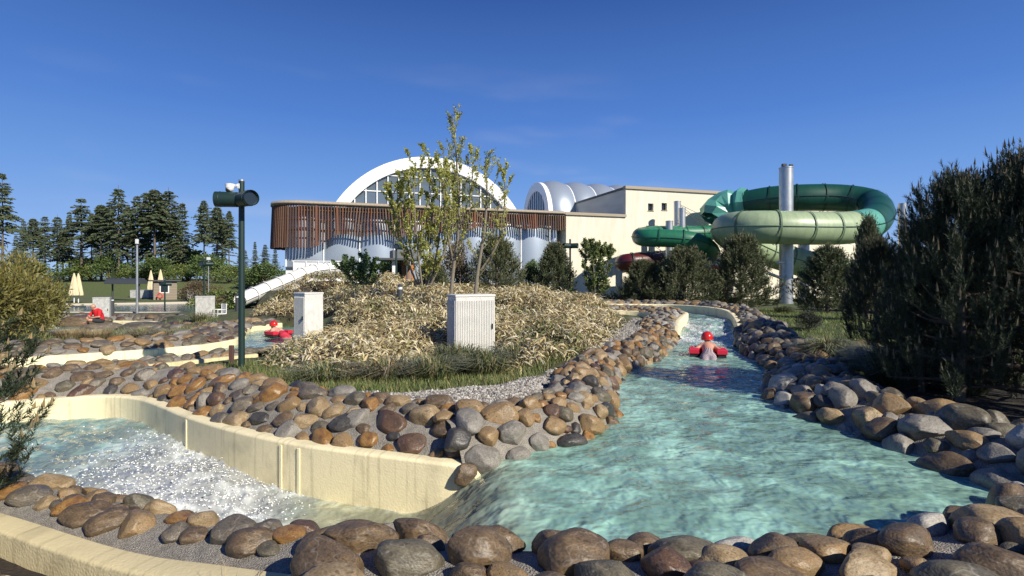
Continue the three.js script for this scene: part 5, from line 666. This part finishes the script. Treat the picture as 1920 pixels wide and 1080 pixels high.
parasol('closed cream parasol, left of the pair on the deck', gp(139, 54), 3.0); parasol('closed cream parasol, right of the pair on the deck', gp(147, 54.5), 3.0); parasol('closed cream parasol left of the pool hut', gp(283, 68), 3.2); parasol('closed cream parasol behind the pool hut', gp(301, 70), 3.1);
{ // sun deck with benches, low slab, kiosk, chair
  const deck = thing('sun_deck', 'low grey plank deck under the pair of parasols', 'deck', gp(165, 52)); for (let i = 0; i < 12; i++) mesh('plank', rbox(9, 0.07, 0.26, 0, 0.35, -1.6 + i * 0.28, 0.01), S(L(0.22, 0.21, 0.2), 0.9), deck); for (const x of [-4, -1.5, 1, 3.8]) mesh('leg', box(0.15, 0.4, 3, x, 0.12, 0), mat.darkMetal, deck);
  for (const [px, l] of [[140, 'dark bench on the deck left of the parasols'], [192, 'dark bench on the deck right of the parasols']]) { const t = thing('bench', l, 'bench', gp(px, 51).add(V3(0, 0.4, 0)), 0, 'benches'); mesh('seat', rbox(1.8, 0.07, 0.5, 0, 0.42, 0, 0.02), mat.darkMetal, t); for (const x of [-0.75, 0.75]) mesh('leg', box(0.07, 0.42, 0.45, x, 0.2, 0), mat.darkMetal, t); }
  { const t = thing('shade_roof', 'dark canopy roof on posts at the far pool side', 'canopy', gp(236, 60)); mesh('roof', new THREE.CylinderGeometry(0.9, 0.9, 3.6, 20, 1, false, 0, Math.PI).rotateZ(Math.PI / 2).rotateX(0).scale(1, 0.7, 1).translate(0, 1.9, 0), mat.darkMetal, t); for (const x of [-1.5, 1.5]) mesh('post', cyl(0.09, 0.09, 2, x, 0, 0, 8), mat.darkMetal, t); }
  { const t = thing('kiosk', 'small wooden kiosk with dark flat roof behind the bamboo crest', 'kiosk', gp(745, 33), 0.35), y0 = at(745, 487, 33).y - t.position.y; mesh('roof', rbox(2.5, 0.14, 2.3, 0, y0, 0, 0.02), mat.darkMetal, t); mesh('roof_hatch', rbox(1.5, 0.5, 1.5, 0.4, y0 + 0.32, -0.2, 0.02), S(L(0.12, 0.13, 0.14), 0.6), t); [[-0.8, 0.7], [0.8, 0.7], [-0.8, -0.7], [0.8, -0.7]].forEach(([x, z], i) => mesh('post', box(0.15, y0, 0.15, x, y0 / 2, z), i === 1 ? mat.orangeWood : mat.wood, t)); mesh('pane', box(0.9, y0 - 0.4, 0.04, -0.1, y0 / 2, -0.7), mat.glassDark, t); mesh('back_wall', box(1.4, y0 - 0.1, 0.06, 0, y0 / 2, -0.78), mat.wood, t); mesh('column', box(0.2, y0, 0.2, -0.3, y0 / 2, 0.6), mat.whitePlastic, t); }
  { const t = thing('garden_chair', 'white garden chair beside the pale concrete cabinet', 'chair', gp(411, 27.5), -0.6); mesh('seat', rbox(0.5, 0.05, 0.48, 0, 0.43, 0, 0.02), mat.whitePlastic, t); for (const x of [-0.21, 0.21]) for (const z of [-0.2, 0.2]) mesh('leg', rod(V3(x * 1.1, 0, z * 1.15), V3(x, 0.43, z), 0.025), mat.whitePlastic, t); const b = mesh('backrest', merge([box(0.5, 0.06, 0.04, 0, 0.92, -0.26), box(0.05, 0.5, 0.04, -0.22, 0.68, -0.24), box(0.05, 0.5, 0.04, 0.22, 0.68, -0.24)]), mat.whitePlastic, t); for (const x of [-0.11, 0, 0.11]) mesh('slat', box(0.05, 0.45, 0.03, x, 0.68, -0.25), mat.whitePlastic, b); for (const s of [-1, 1]) mesh('armrest', merge([rbox(0.05, 0.03, 0.45, s * 0.26, 0.65, 0, 0.01), rod(V3(s * 0.25, 0.43, 0.2), V3(s * 0.26, 0.65, 0.2), 0.02)]), mat.whitePlastic, t); }
  { const t = thing('handrail', 'thin metal handrail on the pool terrace', 'handrail', gp(205, 48)); for (let i = 0; i < 6; i++) mesh('post', cyl(0.025, 0.025, 0.95, -2 + i * 1.3, 0, -i * 0.5, 6), mat.steel, t); for (const y of [0.5, 0.95]) mesh('rail', rod(V3(-2, y, 0), V3(4.5, y, -2.5), 0.025), mat.steel, t); }
  { const t = thing('handrail', 'pale wooden fence rail right of the pool hut', 'handrail', gp(338, 65)); for (let i = 0; i < 3; i++) mesh('post', box(0.1, 0.8, 0.1, i * 1.1, 0.4, 0), cabG, t); for (const y of [0.45, 0.75]) mesh('rail', box(2.6, 0.1, 0.06, 1.1, y, 0.08), cabG, t); }
  const edge = bathing.pts.map((p) => [p[0], p[1], 0.3]); edge.push(edge[0]); const rimM = mesh('pool_edge', sweep(curve(edge, 0.8), [[0, -0.3], [0, 0.06], [-0.5, 0.06], [-0.5, -0.3]], -1), S(L(0.5, 0.45, 0.36), 0.85), scene); rimM.userData.kind = 'structure';
  [[1145, 28, 'white stone left of the dark shrub'], [1170, 28.5, 'white stone under the dark shrub'], [1196, 28, 'white stone before the conifer at the red slide'], [1232, 27.6, 'white stone between two conifers']].forEach(([px, Z, l], i) => boulder(l, gp(px, Z, 0.15), [0.45, 0.3, 0.35], 7, stonesFar[i], i));
}
// ---------------------------------------------------------------- people: distance fields of tapered capsules, meshed as one surface
function field(bones, k) { // bones: [a, b, ra, rb]; smooth minimum of tapered capsules
  const B = bones.map(([a, b, ra, rb]) => { const A = V3(...a), d = V3(...b).sub(A); return [A, d, d.lengthSq() || 1e-9, ra, rb]; });
  return (x, y, z) => { let s = 0; for (const [A, d, l2, ra, rb] of B) { const px = x - A.x, py = y - A.y, pz = z - A.z, t = clamp((px * d.x + py * d.y + pz * d.z) / l2), q = Math.hypot(px - d.x * t, py - d.y * t, pz - d.z * t) - lerp(ra, rb, t); s += Math.exp(-q / k); } return -k * Math.log(s + 1e-30); };
}
function nets(f, lo, hi, cell) { // naive surface nets
  const n = lo.map((v, i) => Math.ceil((hi[i] - v) / cell) + 1), [nx, ny, nz] = n, val = new Float32Array(nx * ny * nz), id = (i, j, k) => (k * ny + j) * nx + i, vert = new Int32Array(nx * ny * nz).fill(-1), pos = [], idx = [];
  for (let k = 0; k < nz; k++) for (let j = 0; j < ny; j++) for (let i = 0; i < nx; i++) val[id(i, j, k)] = f(lo[0] + i * cell, lo[1] + j * cell, lo[2] + k * cell);
  for (let k = 0; k < nz - 1; k++) for (let j = 0; j < ny - 1; j++) for (let i = 0; i < nx - 1; i++) {
    let cnt = 0, sx = 0, sy = 0, sz = 0; const c = []; for (let m = 0; m < 8; m++) c.push(val[id(i + (m & 1), j + ((m >> 1) & 1), k + (m >> 2))]);
    for (let a = 0; a < 8; a++) for (const bit of [1, 2, 4]) if (!(a & bit)) { const b = a | bit; if ((c[a] < 0) !== (c[b] < 0)) { const t = c[a] / (c[a] - c[b]); sx += (a & 1) + (bit === 1 ? t : 0); sy += ((a >> 1) & 1) + (bit === 2 ? t : 0); sz += (a >> 2) + (bit === 4 ? t : 0); cnt++; } }
    if (cnt) { vert[id(i, j, k)] = pos.length / 3; pos.push(lo[0] + (i + sx / cnt) * cell, lo[1] + (j + sy / cnt) * cell, lo[2] + (k + sz / cnt) * cell); }
  }
  const quad = (a, b, c, d, flip) => { if (a < 0 || b < 0 || c < 0 || d < 0) return; flip ? idx.push(a, c, b, a, d, c) : idx.push(a, b, c, a, c, d); };
  for (let k = 1; k < nz - 1; k++) for (let j = 1; j < ny - 1; j++) for (let i = 1; i < nx - 1; i++) {
    const v = val[id(i, j, k)] < 0; if (v !== (val[id(i + 1, j, k)] < 0)) quad(vert[id(i, j - 1, k - 1)], vert[id(i, j, k - 1)], vert[id(i, j, k)], vert[id(i, j - 1, k)], !v);
    if (v !== (val[id(i, j + 1, k)] < 0)) quad(vert[id(i - 1, j, k - 1)], vert[id(i - 1, j, k)], vert[id(i, j, k)], vert[id(i, j, k - 1)], !v);
    if (v !== (val[id(i, j, k + 1)] < 0)) quad(vert[id(i - 1, j - 1, k)], vert[id(i, j - 1, k)], vert[id(i, j, k)], vert[id(i - 1, j, k)], !v);
  }
  return geoOf(pos, idx, new Array(pos.length / 3 * 2).fill(0));
}
function headBones(c, fwd, s) { // skull, jaw, nose, ears, brow, lips about a centre
  const F = V3(...fwd).normalize(), R = F.clone().cross(V3(0, 1, 0)).normalize(), U = R.clone().cross(F), q = (f, r, u) => { const p = V3(...c).addScaledVector(F, f * s).addScaledVector(R, r * s).addScaledVector(U, u * s); return [p.x, p.y, p.z]; };
  return [[q(-0.015, 0, 0.03), q(0.02, 0, 0.035), 0.092 * s, 0.088 * s], [q(0.03, 0, -0.04), q(0.055, 0, -0.085), 0.06 * s, 0.036 * s], [q(0.1, 0, 0.012), q(0.118, 0, -0.02), 0.010 * s, 0.015 * s], [q(-0.01, 0.088, 0.015), q(-0.012, 0.09, -0.02), 0.016 * s, 0.012 * s], [q(-0.01, -0.088, 0.015), q(-0.012, -0.09, -0.02), 0.016 * s, 0.012 * s], [q(0.092, 0.02, -0.058), q(0.092, -0.02, -0.058), 0.01 * s, 0.01 * s]];
}
function hand(w, dir, palmN, s = 1, curl = 0.7) { // wrist, direction of the fingers, normal of the palm -> bones
  const Dv = V3(...dir).normalize(), Nn = V3(...palmN); Nn.addScaledVector(Dv, -Nn.dot(Dv)).normalize(); const Sd = Dv.clone().cross(Nn), W = V3(...w), P3 = (f, sd, n) => { const p = W.clone().addScaledVector(Dv, f * s).addScaledVector(Sd, sd * s).addScaledVector(Nn, n * s); return [p.x, p.y, p.z]; }, out = [[P3(0, 0, 0), P3(0.05, 0, 0), 0.022 * s, 0.024 * s], [P3(0.04, 0.025, 0), P3(0.04, -0.025, 0), 0.018 * s, 0.018 * s], [P3(0.075, 0.028, 0), P3(0.075, -0.028, 0), 0.014 * s, 0.014 * s]];
  [[-0.033, 0.062], [-0.011, 0.075], [0.011, 0.07], [0.033, 0.055]].forEach(([sd, l]) => { const k1 = P3(0.085, sd, 0), k2 = P3(0.085 + l * 0.5 * Math.cos(curl * 0.6), sd * 1.1, l * 0.5 * Math.sin(curl * 0.6)), k3 = P3(0.085 + l * 0.5 * Math.cos(curl * 0.6) + l * 0.5 * Math.cos(curl * 1.6), sd * 1.1, l * 0.5 * Math.sin(curl * 0.6) + l * 0.5 * Math.sin(curl * 1.6)); out.push([k1, k2, 0.0095 * s, 0.009 * s], [k2, k3, 0.009 * s, 0.0075 * s]); });
  out.push([P3(0.02, -0.03, 0.005), P3(0.05, -0.058, 0.02), 0.012 * s, 0.010 * s], [P3(0.05, -0.058, 0.02), P3(0.078, -0.06, 0.035), 0.010 * s, 0.008 * s]); return out;
}
const skin = P(L(0.52, 0.27, 0.19), 0.5), skinPink = P(L(0.60, 0.33, 0.25), 0.4), redCloth = S(L(0.55, 0.012, 0.02), 0.8), darkCloth = S(L(0.03, 0.03, 0.035), 0.85), eyeMat = S(L(0.03, 0.02, 0.015), 0.3), helmetMat = P(L(0.62, 0.02, 0.015), 0.25, { clearcoat: 0.6 }), foamMat = S(L(0.62, 0.015, 0.045), 0.55);
{ // man sitting on the boulder, bent over his hands
  const t = thing('person', 'bald man in red T-shirt and dark shorts sitting bent over on a grey boulder', 'person', V3(-20.65, 0.78, -26.5), 0);
  const torso = [[[0.2, 0.10, -0.02], [0.12, 0.34, 0.0], 0.15, 0.17], [[0.12, 0.34, 0.0], [0.06, 0.52, 0.05], 0.17, 0.155], [[-0.09, 0.55, -0.02], [0.22, 0.54, 0.08], 0.085, 0.085]], armsUp = [[[-0.11, 0.54, -0.02], [-0.28, 0.32, 0.12], 0.062, 0.048], [[0.24, 0.53, 0.09], [0.30, 0.28, 0.22], 0.062, 0.048]], fore = [[[-0.28, 0.32, 0.12], [-0.10, 0.25, 0.28], 0.046, 0.03], [[0.30, 0.28, 0.22], [0.06, 0.24, 0.33], 0.046, 0.03]];
  const thighs = [[[0.10, 0.08, 0.04], [-0.30, 0.20, 0.18], 0.095, 0.062], [[0.22, 0.07, 0.1], [-0.02, 0.13, 0.42], 0.095, 0.062]], shins = [[[-0.30, 0.20, 0.18], [-0.22, -0.24, 0.20], 0.062, 0.038], [[-0.02, 0.13, 0.42], [-0.24, 0.0, 0.30], 0.062, 0.038]], feet = [[[-0.22, -0.27, 0.19], [-0.36, -0.31, 0.27], 0.04, 0.03], [[-0.24, 0.0, 0.30], [-0.40, -0.03, 0.34], 0.04, 0.03]], neck = [[[0.05, 0.58, 0.06], [-0.01, 0.68, 0.11], 0.062, 0.055]];
  const body = nets(field([...torso, ...armsUp, ...fore, ...thighs, ...shins, ...feet, ...neck], 0.018), [-0.55, -0.42, -0.3], [0.5, 0.85, 0.6], 0.022), head = nets(field([...headBones([-0.03, 0.76, 0.14], [-0.45, -0.55, 0.72], 1.05), ...neck], 0.012), [-0.25, 0.55, -0.08], [0.2, 0.95, 0.4], 0.011), hands = [nets(field(hand([-0.10, 0.25, 0.28], [0.7, -0.1, 0.4], [0, 0.9, -0.3]), 0.005), [-0.25, 0.1, 0.15], [0.2, 0.45, 0.55], 0.006), nets(field(hand([0.06, 0.24, 0.33], [-0.8, -0.05, 0.15], [0, 0.9, -0.3]), 0.005), [-0.25, 0.1, 0.15], [0.2, 0.45, 0.55], 0.006)];
  mesh('body', merge([body, head, ...hands]), skin, t);
  const shF = field([...torso.map(([a, b, x, y]) => [a, b, x + 0.018, y + 0.018]), [[-0.11, 0.54, -0.02], [-0.24, 0.37, 0.09], 0.083, 0.08], [[0.24, 0.53, 0.09], [0.285, 0.34, 0.19], 0.083, 0.08]], 0.02), neckHole = (x, y, z) => Math.hypot(x - 0.0, y - 0.7, z - 0.1) - 0.10; mesh('shirt', nets((x, y, z) => Math.max(shF(x, y, z), -neckHole(x, y, z), 0.13 - y - 0.02), [-0.5, 0.0, -0.35], [0.5, 0.8, 0.5], 0.018), redCloth, t);
  const soF = field([[[0.2, 0.08, -0.02], [0.19, 0.12, 0], 0.17, 0.165], [[0.10, 0.08, 0.04], [-0.14, 0.15, 0.12], 0.115, 0.095], [[0.22, 0.07, 0.1], [0.08, 0.11, 0.29], 0.115, 0.095]], 0.02); mesh('shorts', nets((x, y, z) => Math.max(soF(x, y, z), y - 0.2), [-0.4, -0.2, -0.3], [0.5, 0.3, 0.5], 0.02), darkCloth, t);
  for (const e of [0.032, -0.032]) mesh('eye', new THREE.SphereGeometry(0.011, 8, 6).translate(-0.03 - 0.04 + e * 0.85, 0.70 + 0.01, 0.14 + 0.075 + e * 0.53), eyeMat, t);
}
function swimmer(label, p, turn, shorts, skinM, s) {
  const t = thing('person', label, 'person', p, turn, 'swimmers'); // lies on the water, head away (-z)
  const torso = [[[0, 0.02, 0.26], [0, 0.07, 0.08], 0.095, 0.095], [[0, 0.07, 0.08], [0, 0.14, -0.13], 0.095, 0.11], [[-0.1, 0.17, -0.14], [0.1, 0.17, -0.14], 0.06, 0.06]], arms = [[[-0.13, 0.17, -0.14], [-0.25, 0.09, 0.02], 0.042, 0.034], [[-0.25, 0.09, 0.02], [-0.27, 0.13, -0.17], 0.034, 0.024], [[0.13, 0.17, -0.14], [0.24, 0.09, 0.02], 0.042, 0.034], [[0.24, 0.09, 0.02], [0.27, 0.13, -0.17], 0.034, 0.024]], legs = [[[-0.06, 0.0, 0.28], [-0.09, -0.12, 0.62], 0.075, 0.05], [[-0.09, -0.12, 0.62], [-0.09, -0.2, 0.95], 0.05, 0.03], [[0.06, 0.0, 0.28], [0.09, -0.12, 0.62], 0.075, 0.05], [[0.09, -0.12, 0.62], [0.09, -0.2, 0.95], 0.05, 0.03], [[0.09, -0.2, 0.95], [0.1, -0.26, 1.08], 0.03, 0.02], [[-0.09, -0.2, 0.95], [-0.1, -0.26, 1.08], 0.03, 0.02]], neck = [[[0, 0.18, -0.16], [0, 0.26, -0.22], 0.048, 0.045]];
  const body = nets(field([...torso, ...arms, ...legs, ...neck], 0.014), [-0.4, -0.34, -0.4], [0.4, 0.45, 1.15], 0.017), head = nets(field([...headBones([0, 0.31, -0.25], [0, 0.05, -1], 0.92), ...neck], 0.01), [-0.15, 0.1, -0.45], [0.15, 0.48, -0.05], 0.010), hands = [-1, 1].map((e) => nets(field(hand([e * 0.27, 0.13, -0.17], [0, 0.1, -1], [0, -1, 0], 0.8, 0.9), 0.004), [e * 0.27 - 0.1, 0.0, -0.36], [e * 0.27 + 0.1, 0.25, -0.1], 0.006));
  mesh('body', merge([body, head, ...hands]), skinM, t);
  const sf = field([[[0, 0.015, 0.29], [0, 0.06, 0.14], 0.112, 0.106], [[-0.06, 0.0, 0.28], [-0.075, -0.06, 0.46], 0.09, 0.08], [[0.06, 0.0, 0.28], [0.075, -0.06, 0.46], 0.09, 0.08]], 0.016), sg = nets((x, y, z) => Math.max(sf(x, y, z), 0.13 - z), [-0.25, -0.25, 0.05], [0.25, 0.25, 0.62], 0.014), uv = []; { const a = sg.attributes.position; for (let i = 0; i < a.count; i++) uv.push(Math.atan2(a.getX(i), a.getY(i) + 0.06) * 1.9, 0.5); sg.setAttribute('uv', new THREE.Float32BufferAttribute(uv, 2)); } mesh('swim_shorts', sg, shorts, t);
  for (const e of [-1, 1]) mesh('eye', new THREE.SphereGeometry(0.01, 8, 6).translate(e * 0.03, 0.325, -0.25 - 0.078), eyeMat, t);
  t.scale.setScalar(s);
  const hd = thing('helmet', label.includes('striped') ? 'glossy red helmet on the child swimming towards the upper rapids' : 'red helmet on the swimmer in the stream', 'helmet', p, turn, 'red helmets'); mesh('shell', new THREE.SphereGeometry(0.125, 28, 18, 0, 6.2832, 0, 1.95).scale(0.95, 1, 1.05).rotateX(-0.12).translate(0, 0.335, -0.235), helmetMat, hd); mesh('rim', new THREE.TorusGeometry(0.112, 0.012, 8, 28).rotateX(Math.PI / 2 - 0.12).scale(0.98, 1, 1.08).translate(0, 0.292, -0.232), helmetMat, hd); for (const x of [-0.05, 0, 0.05]) mesh('vent', rbox(0.016, 0.012, 0.07, x, 0.452 - Math.abs(x) * 0.25, -0.21, 0.004), mat.black, hd); hd.scale.setScalar(s);
  const bd = thing('swim_board', label.includes('striped') ? 'red U-shaped foam float under the child in striped shorts' : 'red U-shaped foam float under the swimmer in the stream', 'swim float', p, turn, 'red foam floats'), sh = new THREE.Shape(); sh.moveTo(-0.34, -0.22); sh.bezierCurveTo(-0.36, 0.25, -0.28, 0.4, 0, 0.42); sh.bezierCurveTo(0.28, 0.4, 0.36, 0.25, 0.34, -0.22); sh.lineTo(0.19, -0.22); sh.bezierCurveTo(0.2, 0.08, 0.16, 0.14, 0, 0.15); sh.bezierCurveTo(-0.16, 0.14, -0.2, 0.08, -0.19, -0.22); sh.closePath();
  mesh('top_layer', new THREE.ExtrudeGeometry(sh, { depth: 0.06, bevelEnabled: true, bevelSize: 0.02, bevelThickness: 0.02, bevelSegments: 3, curveSegments: 14 }).rotateX(-Math.PI / 2).translate(0, 0.06, 0.0), foamMat, bd); mesh('bottom_layer', new THREE.ExtrudeGeometry(sh, { depth: 0.06, bevelEnabled: false, curveSegments: 14 }).rotateX(-Math.PI / 2).translate(0, -0.03, 0), mat.black, bd); bd.scale.setScalar(s);
  return t;
}
const stripes = S(0xffffff, 0.7, { map: tex(64, 8, (u) => (u < 0.5 ? [0.16, 0.10, 0.16] : [0.82, 0.76, 0.78])) }); stripes.map.repeat.set(3.4, 1);
swimmer('child in striped swim shorts and red helmet on a float below the rapids', V3(3.98, 1.42, -10.85), -0.30, stripes, skin, 1.0);
swimmer('swimmer with bare back and red helmet on a red float in the stream', V3(-8.15, 0.98, -18.6), 1.05, S(L(0.5, 0.03, 0.06), 0.7), skinPink, 1.1);
renderer.render(scene, camera);
